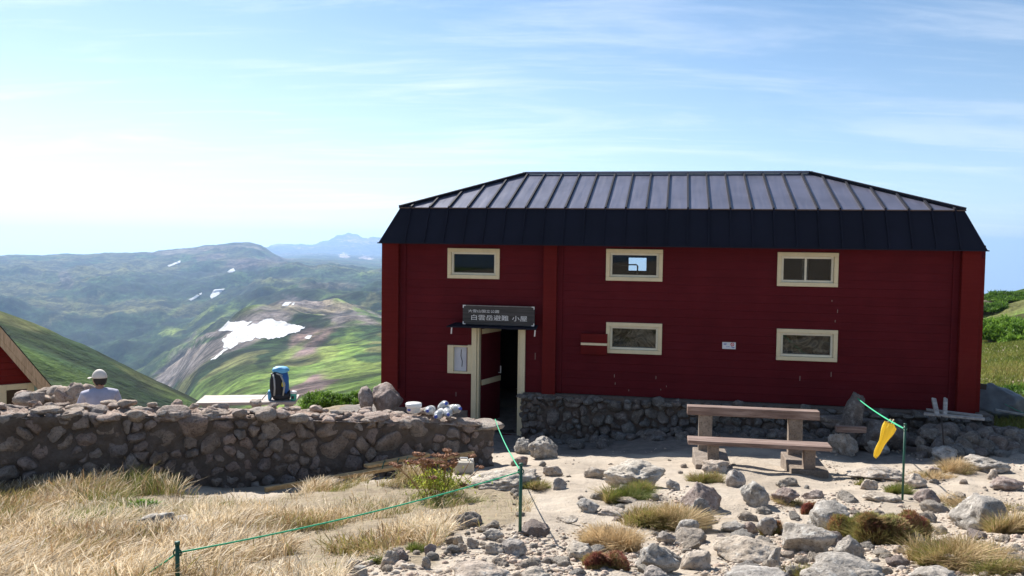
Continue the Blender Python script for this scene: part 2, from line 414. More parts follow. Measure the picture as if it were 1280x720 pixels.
M['stake'] = m_plain('green_stake', (.012, .085, .05), .5, var=.2)
M['rope'] = m_plain('green_rope', (.02, .42, .2), .7, var=.25, scale=40)
M['yellow'] = m_plain('yellow_cloth', (.95, .68, .05), .75, var=.1, scale=14, bump=.2)
def m_snow():
    n = NT('snow'); v = n.coord('Object'); a = n.noise(v, .03, 8, .7); b = n.noise(n.coord('Object', (1, .3, 1)), .12, 8, .7)
    n.col(n.mix(.8, n.ramp(a, [(.35, (.42, .42, .43)), (.55, (.68, .69, .70))]), n.ramp(b, [(.35, (.62, .58, .54)), (.52, (1, 1, 1))]), 'MULTIPLY')); n.rough(.8); n.bump(a, .9, 6); return n.m
M['snow'] = m_snow()
M['tarp'] = m_plain('grey_tarp', (.12, .13, .13), .5, var=.3, scale=5, bump=.3)
M['blind'] = m_plain('white_blind', (.62, .62, .66), .7, var=.06)
M['black'] = m_plain('black_paint', (.012, .012, .014), .5)
M['ink_blue'] = m_plain('blue_ink', (.04, .08, .4), .5); M['ink_red'] = m_plain('red_ink', (.6, .03, .04), .5)
def m_curtain():
    n = NT('plastic_sheet'); v = n.coord('Object'); a = n.noise(v, 2.2, 3, .5, 2.5)
    w = n.ramp(a, [(.40, (.03, .024, .018)), (.47, (.30, .24, .18)), (.52, (.05, .04, .03)), (.6, (.2, .16, .12)), (.66, (.04, .03, .02))])
    n.col(w); n.rough(.4); n.bump(a, 1, .05); return n.m
M['curtain'] = m_curtain()
def m_glass():
    n = NT('window_glass'); n.t.nodes.remove(n.b)
    tr = n.n('ShaderNodeBsdfTransparent'); tr.inputs[0].default_value = (.8, .83, .82, 1)
    gl = n.n('ShaderNodeBsdfGlossy'); gl.inputs['Roughness'].default_value = .02
    fr = n.n('ShaderNodeFresnel'); fr.inputs[0].default_value = 1.5
    mx = n.n('ShaderNodeMixShader'); n.l(n.math('MULTIPLY', fr.outputs[0], .5), mx.inputs[0]); n.l(tr.outputs[0], mx.inputs[1]); n.l(gl.outputs[0], mx.inputs[2])
    n.l(mx.outputs[0], n.out.inputs['Surface']); return n.m
M['glass'] = m_glass()
def m_bottle():
    n = NT('clear_plastic'); n.col((.93, .95, .97)); n.rough(.12); n.b.inputs['Transmission Weight'].default_value = .55; n.b.inputs['IOR'].default_value = 1.2; return n.m
M['bottle'] = m_bottle()

# ------------------------------------------------------------------ ground sheets
def poly_mask(px, py, poly):
    inside = np.zeros(len(px), bool); n = len(poly); j = n - 1
    for i in range(n):
        xi, yi = poly[i]; xj, yj = poly[j]
        c = ((yi > py) != (yj > py)) & (px < (xj - xi) * (py - yi) / (yj - yi + 1e-9) + xi)
        inside ^= c; j = i
    return inside
def soft_poly(px, py, poly, amp, s):
    jx = fbm2(px / s, py / s, 4, 91) * amp; jy = fbm2(px / s + 50, py / s, 4, 92) * amp * .6
    return poly_mask(px + jx, py + jy, poly)
GRASS_POLY = [(-500, 598), (60, 612), (110, 592), (215, 596), (235, 622), (330, 628), (470, 602), (520, 598), (585, 603), (655, 618), (652, 640), (640, 655), (575, 664), (545, 684), (450, 700), (425, 730), (420, 1400), (-2500, 1400), (-2500, 598)]
def to_px(x, y, z):
    P = np.stack([x, y, z], 1) - CAMP; d = P @ FW
    d = np.where(np.abs(d) < .05, .05, d)
    return 640 + FPX * (P @ RT) / d, 360 - FPX * (P @ UP) / d, d
def near_grid():
    az = np.concatenate([np.linspace(-180, -50, 40)[:-1], np.linspace(-50, 46, 560), np.linspace(46, 180, 40)[1:]]) * math.pi / 180
    r = np.exp(np.linspace(math.log(.8), math.log(60), 430))
    A, Rr = np.meshgrid(az, r); x = (Rr * np.sin(A)).ravel(); y = (Rr * np.cos(A)).ravel(); z = hgt(x, y)
    na, nr = len(az), len(r); i = np.arange(nr * na).reshape(nr, na)
    F = np.stack([i[:-1, :-1], i[:-1, 1:], i[1:, 1:], i[1:, :-1]], -1).reshape(-1, 4)
    V = np.stack([x, y, z], 1)
    px, py, d = to_px(x, y, z)
    g = sum((soft_poly(px + ox, py + oy, GRASS_POLY, 26, 22) & (d > 1)).astype(float) for ox, oy in ((0, 0), (9, 3), (-9, -3), (5, -5), (-5, 5), (16, 0), (-16, 0))) / 7
    g = np.maximum(g, (y > 14) * sstep(15, 22, np.hypot(x, y)))
    g = np.maximum(g, (x < -3.2) * (y > 11.2) * 1.0)
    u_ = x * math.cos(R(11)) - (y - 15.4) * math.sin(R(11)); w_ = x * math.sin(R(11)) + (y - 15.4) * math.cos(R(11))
    hut_shade = sstep(-2.9, -1.6, w_ + .5 * fbm2(x / .7, y / .7, 3, 14)) * (u_ > -4) * (y < 17)  # painted shade: mask deepening the hut's shadow on the ground before it
    return mesh_np('ground', V, F[:, ::-1].copy(), m_ground(), attrs={'grassy': ('POINT', 'FLOAT', g), 'hut_shade': ('POINT', 'FLOAT', hut_shade)})
def m_ground():
    n = NT('sandy_ground'); v = n.coord('Object'); at_ = n.n('ShaderNodeAttribute', attribute_name='grassy')
    a = n.noise(v, .9, 8, .65); b = n.noise(v, 7, 8, .7); c = n.noise(v, 45, 6, .7); vr = n.vor(v, 38)
    sand = n.ramp(a, [(.3, (.34, .28, .215)), (.5, (.47, .395, .31)), (.75, (.57, .495, .405))])
    sand = n.mix(.5, sand, n.ramp(b, [(.32, .68), (.52, 1.)]), 'MULTIPLY')
    peb = n.ramp(vr.outputs['Distance'], [(.0, 1.1), (.5, .85)])
    sand = n.mix(.45, sand, peb, 'MULTIPLY')
    sand = n.mix(n.ramp(c, [(.62, 0.), (.7, .55)]), sand, (.2, .16, .13))
    shade_at = n.n('ShaderNodeAttribute', attribute_name='hut_shade'); sand = n.mix(shade_at.outputs['Fac'], sand, n.ramp(b, [(.3, (.13, .115, .10)), (.7, (.27, .24, .21))]))  # sand colour darkened where the hut's shadow falls
    soil = n.ramp(b, [(.3, (.15, .115, .07)), (.55, (.30, .235, .15)), (.75, (.18, .19, .08))])
    n.col(n.mix(n.ramp(n.math('ADD', n.math('MULTIPLY', at_.outputs['Fac'], .8), n.math('MULTIPLY', b, .5)), [(.38, 0.), (.72, .92)]), sand, soil)); n.rough(.95)
    p = n.bump(b, .7, .05); p = n.bump(n.ramp(vr.outputs['Distance'], [(0, 1.), (.5, 0.)]), .5, .012, p); n.bump(c, .5, .01, p)
    return n.m
near = near_grid(); tag(near, kind='structure')

def m_far():
    n = NT('mountain_cover'); a_ = n.n('ShaderNodeAttribute', attribute_name='cover'); c = n.coord('Object')
    f = n.noise(c, .06, 8, .72); f2 = n.noise(c, .012, 8, .7); f3 = n.noise(c, .35, 6, .7)
    k = n.mix(.8, a_.outputs['Color'], n.ramp(f, [(.38, .32), (.5, .95), (.62, 1.5)]), 'MULTIPLY')
    k = n.mix(.8, k, n.ramp(f2, [(.41, .2), (.5, 1.0), (.59, 1.8)]), 'MULTIPLY')
    k = n.mix(.5, k, n.ramp(f3, [(.35, .55), (.6, 1.15)]), 'MULTIPLY')
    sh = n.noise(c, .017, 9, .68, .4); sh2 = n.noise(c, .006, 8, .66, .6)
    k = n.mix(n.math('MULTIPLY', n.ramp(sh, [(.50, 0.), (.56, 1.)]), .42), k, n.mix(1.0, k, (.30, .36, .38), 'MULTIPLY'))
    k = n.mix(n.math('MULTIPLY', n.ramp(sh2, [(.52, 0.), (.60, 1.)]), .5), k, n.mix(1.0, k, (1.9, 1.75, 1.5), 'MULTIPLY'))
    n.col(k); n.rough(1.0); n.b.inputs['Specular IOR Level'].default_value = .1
    n.bump(f2, .8, 12, n.bump(f, .8, 3)); return n.m
def far_grid():
    a0, a1 = math.atan((-60 - 640) / FPX), math.atan((500 - 640) / FPX)
    b0, b1 = math.atan((1215 - 640) / FPX), math.atan((1310 - 640) / FPX)
    az = np.concatenate([np.linspace(-math.pi, a0, 60)[:-1], np.linspace(a0, a1, 620)[:-1], np.linspace(a1, b0, 60)[:-1], np.linspace(b0, b1, 110)[:-1], np.linspace(b1, math.pi, 60)])
    r = np.concatenate([np.exp(np.linspace(math.log(58), math.log(6500), 430)), np.exp(np.linspace(math.log(6600), math.log(20500), 150))])
    A, Rr = np.meshgrid(az, r); x = (Rr * np.sin(A)).ravel(); y = (Rr * np.cos(A)).ravel(); z = hgt(x, y)
    rr = Rr.ravel()
    z[rr < 60] -= .05
    na, nr = len(az), len(r); i = np.arange(nr * na).reshape(nr, na)
    F = np.stack([i[:-1, :-1], i[:-1, 1:], i[1:, 1:], i[1:, :-1]], -1).reshape(-1, 4)[:, ::-1].copy()
    px, py, d = to_px(x, y, z)
    n1 = fbm2(x / 130, y / 130, 5, 71); n2 = fbm2(x / 600, y / 300, 5, 72); n3 = fbm2(x / 40, y / 40, 4, 73)
    C = np.zeros((len(x), 3))
    GRN = np.array([.085, .135, .028]); DK = np.array([.022, .045, .016]); LG = np.array([.16, .21, .05]); OL = np.array([.13, .135, .05]); SCR = np.array([.17, .145, .135]); SCP = np.array([.19, .135, .125]); BR = np.array([.2, .17, .12])
    def lay(m, c):
        m = np.clip(m, 0, 1)[:, None]; C[:] = C * (1 - m) + c * m
    C[:] = GRN
    lay(sstep(-.1, .5, n1), OL * .9)
    lay(sstep(.15, .45, n3 + n1 * .6), DK)
    # far valley side: dark pine with paler meadows on the plateau
    far = sstep(1700, 2300, rr) * (px < 520)
    lay(far, np.array([.045, .085, .028])); lay(far * sstep(-.05, .35, n2 + n1 * .4), DK * 1.1); lay(far * sstep(.25, .6, -n2 + n3 * .3), OL)
    plat = sstep(3600, 4100, rr) * (px < 350)
    lay(plat * .75, OL * .85); lay(plat * sstep(.1, .4, n1), DK * 2.2); lay(plat * sstep(.35, .7, n2), BR)
    mp = sstep(2600, 3200, rr) * (px > 330) * (px < 520) * (rr < 8000)
    lay(mp, np.array([.07, .115, .045])); lay(mp * sstep(.0, .5, n2), OL * .9)
    lay(sstep(8500, 9500, rr) * (d > 0), np.array([.1, .11, .08])); lay(sstep(9500, 10500, rr) * sstep(.3, .6, n2 + n1 * .3), SCP * 1.6)
    # land-cover patches
    def ell(cx, cy, rx, ry, ang, c, s=1., n_=n1, amp=.45, r0=0, r1=1e9):
        ca, sa = math.cos(R(ang)), math.sin(R(ang))
        u = ((px - cx) * ca + (py - cy) * sa) / rx; v = (-(px - cx) * sa + (py - cy) * ca) / ry
        q = np.sqrt(u * u + v * v) + amp * n_ * .8 + amp * n3 * .5
        lay(s * (1 - sstep(.75, 1.1, q)) * (d > 0) * (rr > r0) * (rr < r1), np.asarray(c))
    ell(30, 440, 190, 30, 27, GRN * .95, .7, r1=400); ell(60, 440, 130, 9, 25, DK * 1.3, .95, r1=420); ell(10, 400, 60, 8, 20, OL, .8, r1=420)
    # middle ridge
    for e in ((300, 420, 95, 26, -22, SCR), (235, 455, 62, 16, -32, SCR), (385, 425, 50, 22, -20, SCP), (405, 470, 60, 14, -28, SCP * .95), (440, 400, 48, 13, 0, SCR * 1.15), (395, 384, 60, 7, 0, BR), (365, 375, 35, 7, 10, SCR)):
        ell(*e, r0=330, r1=3400)
    for e in ((330, 460, 110, 9, -32, LG), (300, 475, 60, 9, -30, GRN * 1.2), (420, 440, 30, 30, -60, LG), (440, 430, 25, 40, 20, GRN * 1.3), (455, 458, 40, 12, -10, LG), (350, 484, 60, 8, -30, GRN * 1.4)):
        ell(*e, .8, r0=330, r1=1500)
    for e in ((350, 435, 22, 6, -10, DK), (250, 428, 32, 3, -16, DK * 1.3), (400, 404, 16, 6, -15, DK), (455, 420, 30, 6, 8, DK * 1.5), (330, 452, 12, 8, -30, DK), (460, 445, 22, 6, 6, DK * 1.5)):
        ell(*e, .9, r0=330, r1=1800)
    for e in ((285, 395, 60, 8, -38, LG), (262, 385, 40, 4, -40, LG), (215, 390, 25, 4, -38, LG), (215, 415, 16, 7, 0, LG * 1.1), (300, 380, 30, 8, -35, GRN * 1.2), (120, 370, 60, 3, -14, OL), (75, 395, 30, 3, -30, OL)):
        ell(*e, .9, r0=1500, r1=4300)
    for e in ((315, 365, 38, 9, -8, DK * .9), (340, 372, 30, 8, 10, DK * .8), (190, 355, 80, 7, -12, DK), (245, 340, 20, 5, -10, DK), (330, 338, 60, 2, 0, DK * 1.5), (430, 350, 60, 6, 6, DK * 1.4)):
        ell(*e, .85, r0=1500, r1=5600)
    for e in ((345, 350, 26, 5, 0, OL * 1.2), (150, 335, 60, 7, -5, OL * 1.1), (82, 348, 10, 7, 60, SCR), (300, 330, 26, 6, 0, SCP), (335, 325, 40, 5, -5, SCP * .9), (260, 322, 20, 4, -5, SCP), (350, 358, 14, 5, 0, LG * .9), (410, 357, 30, 4, 0, BR), (440, 338, 50, 3, 6, LG * .7)):
        ell(*e, .7, r0=1500, r1=7000)
    ell(430, 320, 7, 3, 10, np.array([.75, .6, .55]), 1, r0=8000); ell(458, 324, 9, 3.5, 5, np.array([.75, .6, .55]), 1, r0=8000)
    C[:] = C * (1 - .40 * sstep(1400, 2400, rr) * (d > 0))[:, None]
    # right meadow
    rm = (px > 1150) * (rr < 260) * (d > 0)
    lay(rm * 1., np.array([.165, .27, .05])); lay(rm * sstep(.1, .4, n3), OL * 1.2)
    lay(rm * sstep(120, 140, rr) * (px < 1256), BR)
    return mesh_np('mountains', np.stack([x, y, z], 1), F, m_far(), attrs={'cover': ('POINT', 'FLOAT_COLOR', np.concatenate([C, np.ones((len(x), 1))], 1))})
far = far_grid(); tag(far, kind='structure')

# snow patches lying on the mountain side
def snow_patch(poly, label, name='snow_patch', step=.55):
    xs = [p[0] for p in poly]; ys = [p[1] for p in poly]
    gx = np.arange(min(xs) - 1, max(xs) + 1, step); gy = np.arange(min(ys) - 1, max(ys) + 1, step * .6)
    X, Y = np.meshgrid(gx, gy); px, py = X.ravel(), Y.ravel()
    jt = 1.0 if max(xs) - min(xs) > 60 else .3
    ins = poly_mask(px + fbm2(px / 5, py / 5, 4, 8) * 2.4 * jt, py + fbm2(px / 5 + 9, py / 5, 4, 8) * 1.5 * jt, poly)
    dirs = FW[None] + RT[None] * ((px - 640) / FPX)[:, None] + UP[None] * ((360 - py) / FPX)[:, None]
    lo = np.full(len(px), 300.0); hi = np.full(len(px), 9000.0)
    ts = np.exp(np.linspace(math.log(300), math.log(9000), 260)); found = np.zeros(len(px), bool)
    prev = ts[0]
    for t in ts[1:]:
        P = CAMP + dirs * t; b = (P[:, 2] < hgt(P[:, 0], P[:, 1])) & ~found
        lo[b] = prev; hi[b] = t; found |= b; prev = t
    for _ in range(9):
        m = (lo + hi) / 2; P = CAMP + dirs * m[:, None]; b = P[:, 2] < hgt(P[:, 0], P[:, 1]); hi = np.where(b, m, hi); lo = np.where(b, lo, m)
    P = CAMP + dirs * hi[:, None]; P[:, 2] = hgt(P[:, 0], P[:, 1]) + .0005 * hi + .2
    ins &= found; I = ins.reshape(X.shape); idx = np.arange(len(px)).reshape(X.shape); tt = hi.reshape(X.shape)
    ok = I[:-1, :-1] & I[:-1, 1:] & I[1:, 1:] & I[1:, :-1]
    st = np.stack([tt[:-1, :-1], tt[:-1, 1:], tt[1:, 1:], tt[1:, :-1]]); ok &= (st.max(0) / st.min(0)) < 1.12
    F = np.stack([idx[:-1, :-1], idx[1:, :-1], idx[1:, 1:], idx[:-1, 1:]], -1)[ok]
    lab = np.arange(len(px))
    while True:
        mn = lab[F].min(1); new = lab.copy(); np.minimum.at(new, F.ravel(), np.repeat(mn, 4))
        if (new == lab).all(): break
        lab = new
    lf = lab[F[:, 0]]; best = np.bincount(lf).argmax() if len(F) else 0; F = F[lf == best]
    u = np.unique(F); rm = np.zeros(len(px), int); rm[u] = np.arange(len(u)); F = rm[F]; V = P[u]
    # skirt thickness: a lower copy
    n = len(V); V2 = V.copy(); V2[:, 2] -= 1.2
    c = V.mean(0)
    o = mesh_np(name, np.concatenate([V, V2]), [F, F[:, ::-1] + n], M['snow'], loc=c)
    tag(o, label, 'snow patch')
snow_patch([(267, 414), (285, 403), (318, 402), (310, 408), (322, 405), (336, 399), (352, 402), (381, 409), (372, 415), (352, 422), (338, 425), (320, 423), (312, 426), (300, 429), (288, 437), (280, 436), (277, 426), (292, 414)], 'large ragged snowfield on grey scree of the middle ridge')
snow_patch([(262, 370), (268, 362), (281, 361), (274, 369), (264, 374)], 'small white wedge of snow above the green valley flank')
snow_patch([(235, 375), (252, 366), (253, 368), (240, 376)], 'thin slanting streak of snow left of the snow wedge')
snow_patch([(283, 340), (291, 335), (295, 339), (288, 342)], 'tiny snow spot high on the brown plateau')
snow_patch([(352, 383), (357, 378), (365, 377.5), (361, 383)], 'narrow snow patch at rim of the dark cliffs', step=.4)
snow_patch([(363.5, 382.5), (366, 378.5), (369.5, 378.5), (367, 382)], 'tiniest snow bit just right of the narrow rim patch', step=.3)
snow_patch([(380, 423), (385, 419), (391, 420), (386, 425)], 'small oval snow patch on the reddish slope right of the big snowfield', step=.4)
snow_patch([(209, 332), (225, 326), (226, 328.5), (212, 334)], 'faint thin line of snow on the far plateau edge')
snow_patch([(262, 452), (280, 437), (286, 436), (270, 449)], 'narrow snow tongue running down below the large snowfield', step=.4)

# ------------------------------------------------------------------ rocks
def ico(sub):
    bm = bmesh.new(); bmesh.ops.create_icosphere(bm, subdivisions=sub, radius=1)
    v = np.array([x.co[:] for x in bm.verts]); f = np.array([[q.index for q in x.verts] for x in bm.faces]); bm.free(); return v, f
ICO = {k: ico(k) for k in (1, 2, 3, 4, 5)}
def rock_verts(sub, seed, size, cuts=9, rough=.10, round_=.0):
    v, f = ICO[sub]; g = np.random.default_rng(seed); p = v.copy()
    for k in range(cuts):
        n = g.normal(size=3); n /= np.linalg.norm(n); d = g.uniform(.58, .86) + round_ * .15
        e = np.maximum(0, p @ n - d); p = p - e[:, None] * n * .93
    s = np.asarray(size, float)
    q = p * np.array([1, 1, 1]) + seed * 1.37
    disp = fbm(q * 1.3, 3, 1) * rough * 1.3 + fbm(q * 3.6, 4, 2, .6) * rough * .75
    if sub >= 4: disp = disp - np.maximum(0, fbm(q * 9, 3, 5) - .25) * rough * .8
    p = p * (1 + disp)[:, None]
    return p * s, f
def rotz(p, a):
    c, s = math.cos(a), math.sin(a); return p @ np.array([[c, s, 0], [-s, c, 0], [0, 0, 1]])
class Bag:
    def __init__(s): s.V = []; s.F = []; s.n = 0; s.mi = []
    def add(s, V, F, mi=0):
        s.V.append(V); s.F.append(F + s.n); s.n += len(V); s.mi.append(np.full(len(F), mi))
    def build(s, name, mats, parent=None, smooth=True, loc=None, attrs=None):
        tri = [f for f in s.F]; 
        return mesh_np(name, np.concatenate(s.V), tri, mats, parent, smooth, np.concatenate(s.mi), attrs, loc)
rock_boxes = []
def boulder(x0, x1, y0, y1, mat, label, cuts=11, flat=1.0, seed=None, name='boulder', taper=0, tilt=0, group=None, bury=.22, rough=.135, cat='boulder'):
    cx = (x0 + x1) / 2
    Q, t = ground(cx, y1)
    seed = seed or int(cx * 7 + y1 * 13) % 9973
    g = np.random.default_rng(seed)
    W = (x1 - x0) * t / FPX; D = W * g.uniform(.75, .95)
    el = math.atan2(ZC - Q[2], Q[1])
    hp = (y1 - y0) * t / FPX
    Hh = max((hp - D * .62 * math.sin(el)) / math.cos(el), .22 * W) * flat
    fwd = np.array([Q[0], Q[1]]) / math.hypot(Q[0], Q[1]); c = np.array([Q[0], Q[1]]) + fwd * D * .42
    zc_ = H(c[0], c[1])
    sub = 5 if W > .42 else 4
    hz = Hh * (1 + bury) / 2 * 1.08
    p, f = rock_verts(sub, seed, (1, 1, 1), cuts, rough)
    if taper: k_ = 1 - taper * (p[:, 2] + 1) / 2; p = p * np.stack([k_, k_, np.ones_like(k_)], 1)
    p = p / np.abs(p).max(0)                    # fill the box
    p = rotz(p, 0) * np.array([W / 2, D / 2, hz])
    if tilt: c_, s_ = math.cos(R(tilt)), math.sin(R(tilt)); p = p @ np.array([[c_, 0, s_], [0, 1, 0], [-s_, 0, c_]])
    a = math.atan2(fwd[0], fwd[1]); p = rotz(p, -a)
    z0 = min(zc_, Q[2] + .02)
    p[:, 2] += Hh - hz + z0 - z0
    loc = (c[0], c[1], z0)
    o = mesh_np(name, p, f, M[mat], loc=None); o.location = loc
    tag(o, label, cat, group)
    rock_boxes.append((c[0], c[1], max(W, D) / 2))
    return o
B = boulder
B(753, 834, 565, 609, 'rock_tan', 'large pale domed boulder in the middle of the sandy path', 7, seed=5)
B(729, 760, 580, 598, 'rock_tan', 'low tan stone touching the left side of the large domed boulder')
B(678, 704, 577, 596, 'rock_tan', 'rounded tan stone behind the long flat slab by the rope stake')
B(580, 690, 584, 613, 'rock_tan', 'long flat slab sloping beside the thin rope stake', 6, seed=12, name='rock_slab', tilt=4, cat='rock')
B(690, 709, 596, 612, 'rock_grey', 'small dark grey stone at the right end of the long slab')
B(720, 750, 621, 640, 'rock_grey', 'small round grey stone left of the green grass tuft')
B(693, 723, 641, 655, 'rock_tan', 'flat half buried tan stone on the open sand')
B(741, 782, 630, 646, 'rock_tan', 'flat pale slab in front of the green grass tuft', name='rock_slab', cat='rock')
B(766, 796, 619, 630, 'rock_tan', 'thin pale slab lying under the green grass tuft', name='rock_slab', cat='rock')
B(832, 851, 597, 613, 'rock_grey', 'small grey stone right of the large domed boulder')
B(876, 911, 572, 591, 'rock_tan', 'pale rounded boulder on the tuft in front of the picnic bench')
B(904, 932, 585, 609, 'rock_grey', 'smooth egg shaped stone in front of the picnic bench', 5, rough=.05)
B(849, 905, 594, 641, 'rock_pink', 'pointed pinkish boulder shaped like a triangle', 12, seed=77, taper=.8)
B(857, 896, 619, 661, 'rock_grey', 'upright craggy grey boulder leaning on the pointed pink boulder', 10, taper=.4)
B(924, 968, 596, 635, 'rock_grey', 'squat dark fronted boulder right of the egg shaped stone', 10)
B(962, 999, 606, 630, 'rock_pink', 'brownish stone half hidden in dry grass beside the squat boulder')
B(842, 874, 642, 669, 'rock_grey', 'white topped grey stone right of the brown grass mound', 9)
B(820, 845, 662, 681, 'rock_grey', 'small grey stone wedged behind the large lichen boulder')
B(784, 850, 669, 716, 'rock_grey', 'large angular lichen boulder below the brown grass mound', 11, seed=31)
B(798, 839, 702, 730, 'rock_grey', 'dark rounded boulder cut by the bottom edge below the lichen boulder')
B(845, 889, 680, 713, 'rock_tan', 'sloping half buried boulder right of the large lichen boulder')
B(899, 936, 646, 666, 'rock_grey', 'low grey boulder with flat top in the middle of the sand')
B(926, 947, 652, 668, 'rock_pink', 'small pinkish stone touching the low flat topped boulder')
B(945, 974, 644, 671, 'rock_grey', 'dark upright stone right of the small pinkish stone')
B(887, 976, 667, 707, 'rock_tan', 'wide broken slab with a dark front edge in the sand', 9, seed=42, name='rock_slab', cat='rock')
B(905, 1000, 702, 735, 'rock_grey', 'wide grey slab cut by the bottom edge right of the sloping boulder', 8)
B(648, 688, 704, 726, 'rock_tan', 'pink tinged stone cut by the bottom edge below the rope stake')
B(622, 660, 669, 695, 'rock_grey', 'angular white topped stone at the foot of the rope stake', 10)
B(702, 741, 673, 701, 'rock_tan', 'worn flat stone sunk in the sand left of the dry grass')
B(722, 739, 662, 675, 'rock_grey', 'small dark stone above the worn flat stone')
B(553, 644, 698, 735, 'rock_tan', 'broad flat slab with a dark front at the bottom edge', 7, seed=8, name='rock_slab', cat='rock')
B(431, 453, 696, 716, 'rock_grey', 'pale rounded stone at the tip of the dry grass slope')
B(440, 460, 704, 724, 'rock_grey', 'dark sided stone cut by the bottom edge beside the grass slope')
B(475, 489, 694, 712, 'rock_tan', 'narrow upright tan stone standing beside the sand')
B(480, 499, 686, 705, 'rock_grey', 'grey angular stone behind the narrow upright stone')
B(495, 511, 684, 701, 'rock_pink', 'brown stone at the right of the grey angular stone')
B(525, 539, 695, 711, 'rock_grey', 'single dark stone lying alone on sand under the grass edge')
B(564, 581, 665, 682, 'rock_tan', 'bright tan stone at the head of the stone row')
B(570, 584, 676, 690, 'rock_tan', 'small tan stone below the head of the stone row')
B(580, 599, 669, 686, 'rock_tan', 'cream coloured stone second in the stone row')
B(602, 631, 673, 693, 'rock_tan', 'rough cream stone in the stone row left of the rope stake foot')
B(602, 630, 659, 675, 'rock_grey', 'grey stone half covered by dry grass above the stone row')
B(529, 546, 679, 695, 'rock_pink', 'brownish stone at the edge of dry grass left of the stone row')
B(162, 218, 637, 664, 'rock_grey', 'slanting grey slab lying in the dry grass', 9, seed=15, name='rock_slab', tilt=14, cat='rock')
B(194, 249, 641, 664, 'rock_grey', 'second grey slab overlapping the slanting one in dry grass', 9, seed=18, name='rock_slab', tilt=10, cat='rock')
B(257, 279, 639, 659, 'rock_pink', 'dark hollow stone with white edge right of the grey slabs')
B(59, 78, 641, 662, 'rock_pink', 'dark brown stone standing up in dry grass below the stone wall')
B(295, 332, 672, 688, 'rock_tan', 'pale stone almost covered by the dry grass near the short rope stake')
B(334, 351, 644, 656, 'rock_tan', 'small white stone above the green rope in the grass')
B(1059, 1128, 577, 602, 'rock_tan', 'long low boulder on the edge of the hut shadow', 8, seed=21)
B(1075, 1097, 596, 613, 'rock_tan', 'small white rounded stone below the long low boulder', 5)
B(1077, 1127, 611, 627, 'rock_tan', 'flat pale slab beside the foot of the right rope stake', 6, name='rock_slab', cat='rock')
B(1142, 1174, 609, 632, 'rock_pink', 'brown blocky stone casting a dark shadow right of the stake', 8)
B(1188, 1256, 606, 663, 'rock_grey', 'biggest rounded grey boulder near the right edge', 8, seed=64)
B(1009, 1071, 619, 663, 'rock_grey', 'large pale lichen boulder left of the reddish heath', 9, seed=66)
B(976, 1046, 649, 693, 'rock_grey', 'broad rounded grey boulder in front of the pale lichen boulder', 7, seed=27)
B(1039, 1081, 665, 701, 'rock_grey', 'angular grey boulder right of the broad rounded one', 11, seed=71)
B(1122, 1158, 658, 682, 'rock_tan', 'bright white angular stone below the reddish heath', 12)
B(1114, 1131, 680, 692, 'rock_tan', 'small white stone below the bright angular one')
B(1000, 1103, 689, 740, 'rock_grey', 'very large dark grey boulder cut by the bottom edge', 8, seed=33)
B(1062, 1104, 706, 735, 'rock_grey', 'smaller pale boulder in front of the very large dark one', 8)
B(958, 978, 682, 712, 'rock_grey', 'dark rock left of the broad rounded boulder at the slab end')
B(1137, 1203, 705, 735, 'rock_grey', 'long grey boulder cut by the bottom edge under the golden grass', 8)
B(1247, 1274, 685, 704, 'rock_tan', 'tan stone in the sand near the bottom right corner')
B(1238, 1279, 594, 614, 'rock_pink', 'pinkish low boulder at the right edge in front of the shadow', 8)
B(1234, 1251, 583, 600, 'rock_tan', 'pale pointed stone resting behind the pinkish low boulder', 10)
B(1002, 1033, 609, 624, 'rock_pink', 'reddish flat stone on the sand below the picnic bench')
B(1130, 1159, 591, 611, 'rock_tan', 'rough pale stone right of the rope stake')
B(1157, 1176, 580, 596, 'rock_pink', 'small brown stone behind the rough pale stone')
B(1180, 1194, 618, 628, 'rock_tan', 'small white stone between the brown block and biggest boulder')
B(1272, 1296, 650, 668, 'rock_tan', 'pale stone cut by the right edge')
B(660, 700, 541, 574, 'rock_grey', 'big dark boulder in the hut shadow right of the door', 7)
B(642, 663, 544, 568, 'rock_grey', 'dark stone right beside the door post in the hut shadow', 8)
B(638, 661, 566, 582, 'rock_pink', 'brown stone at the end of the stone wall in shadow')
B(1035, 1072, 537, 569, 'rock_tan', 'round boulder in the hut shadow right of the picnic bench', 5)
B(1165, 1198, 557, 580, 'rock_grey', 'round stone at the foot of the thin pole')
B(1080, 1112, 545, 568, 'rock_grey', 'dark sunken stone in the hut shadow below the yellow flag', 8)
B(1203, 1262, 566, 590, 'rock_grey', 'broad low boulder in the hut shadow near right edge', 8)

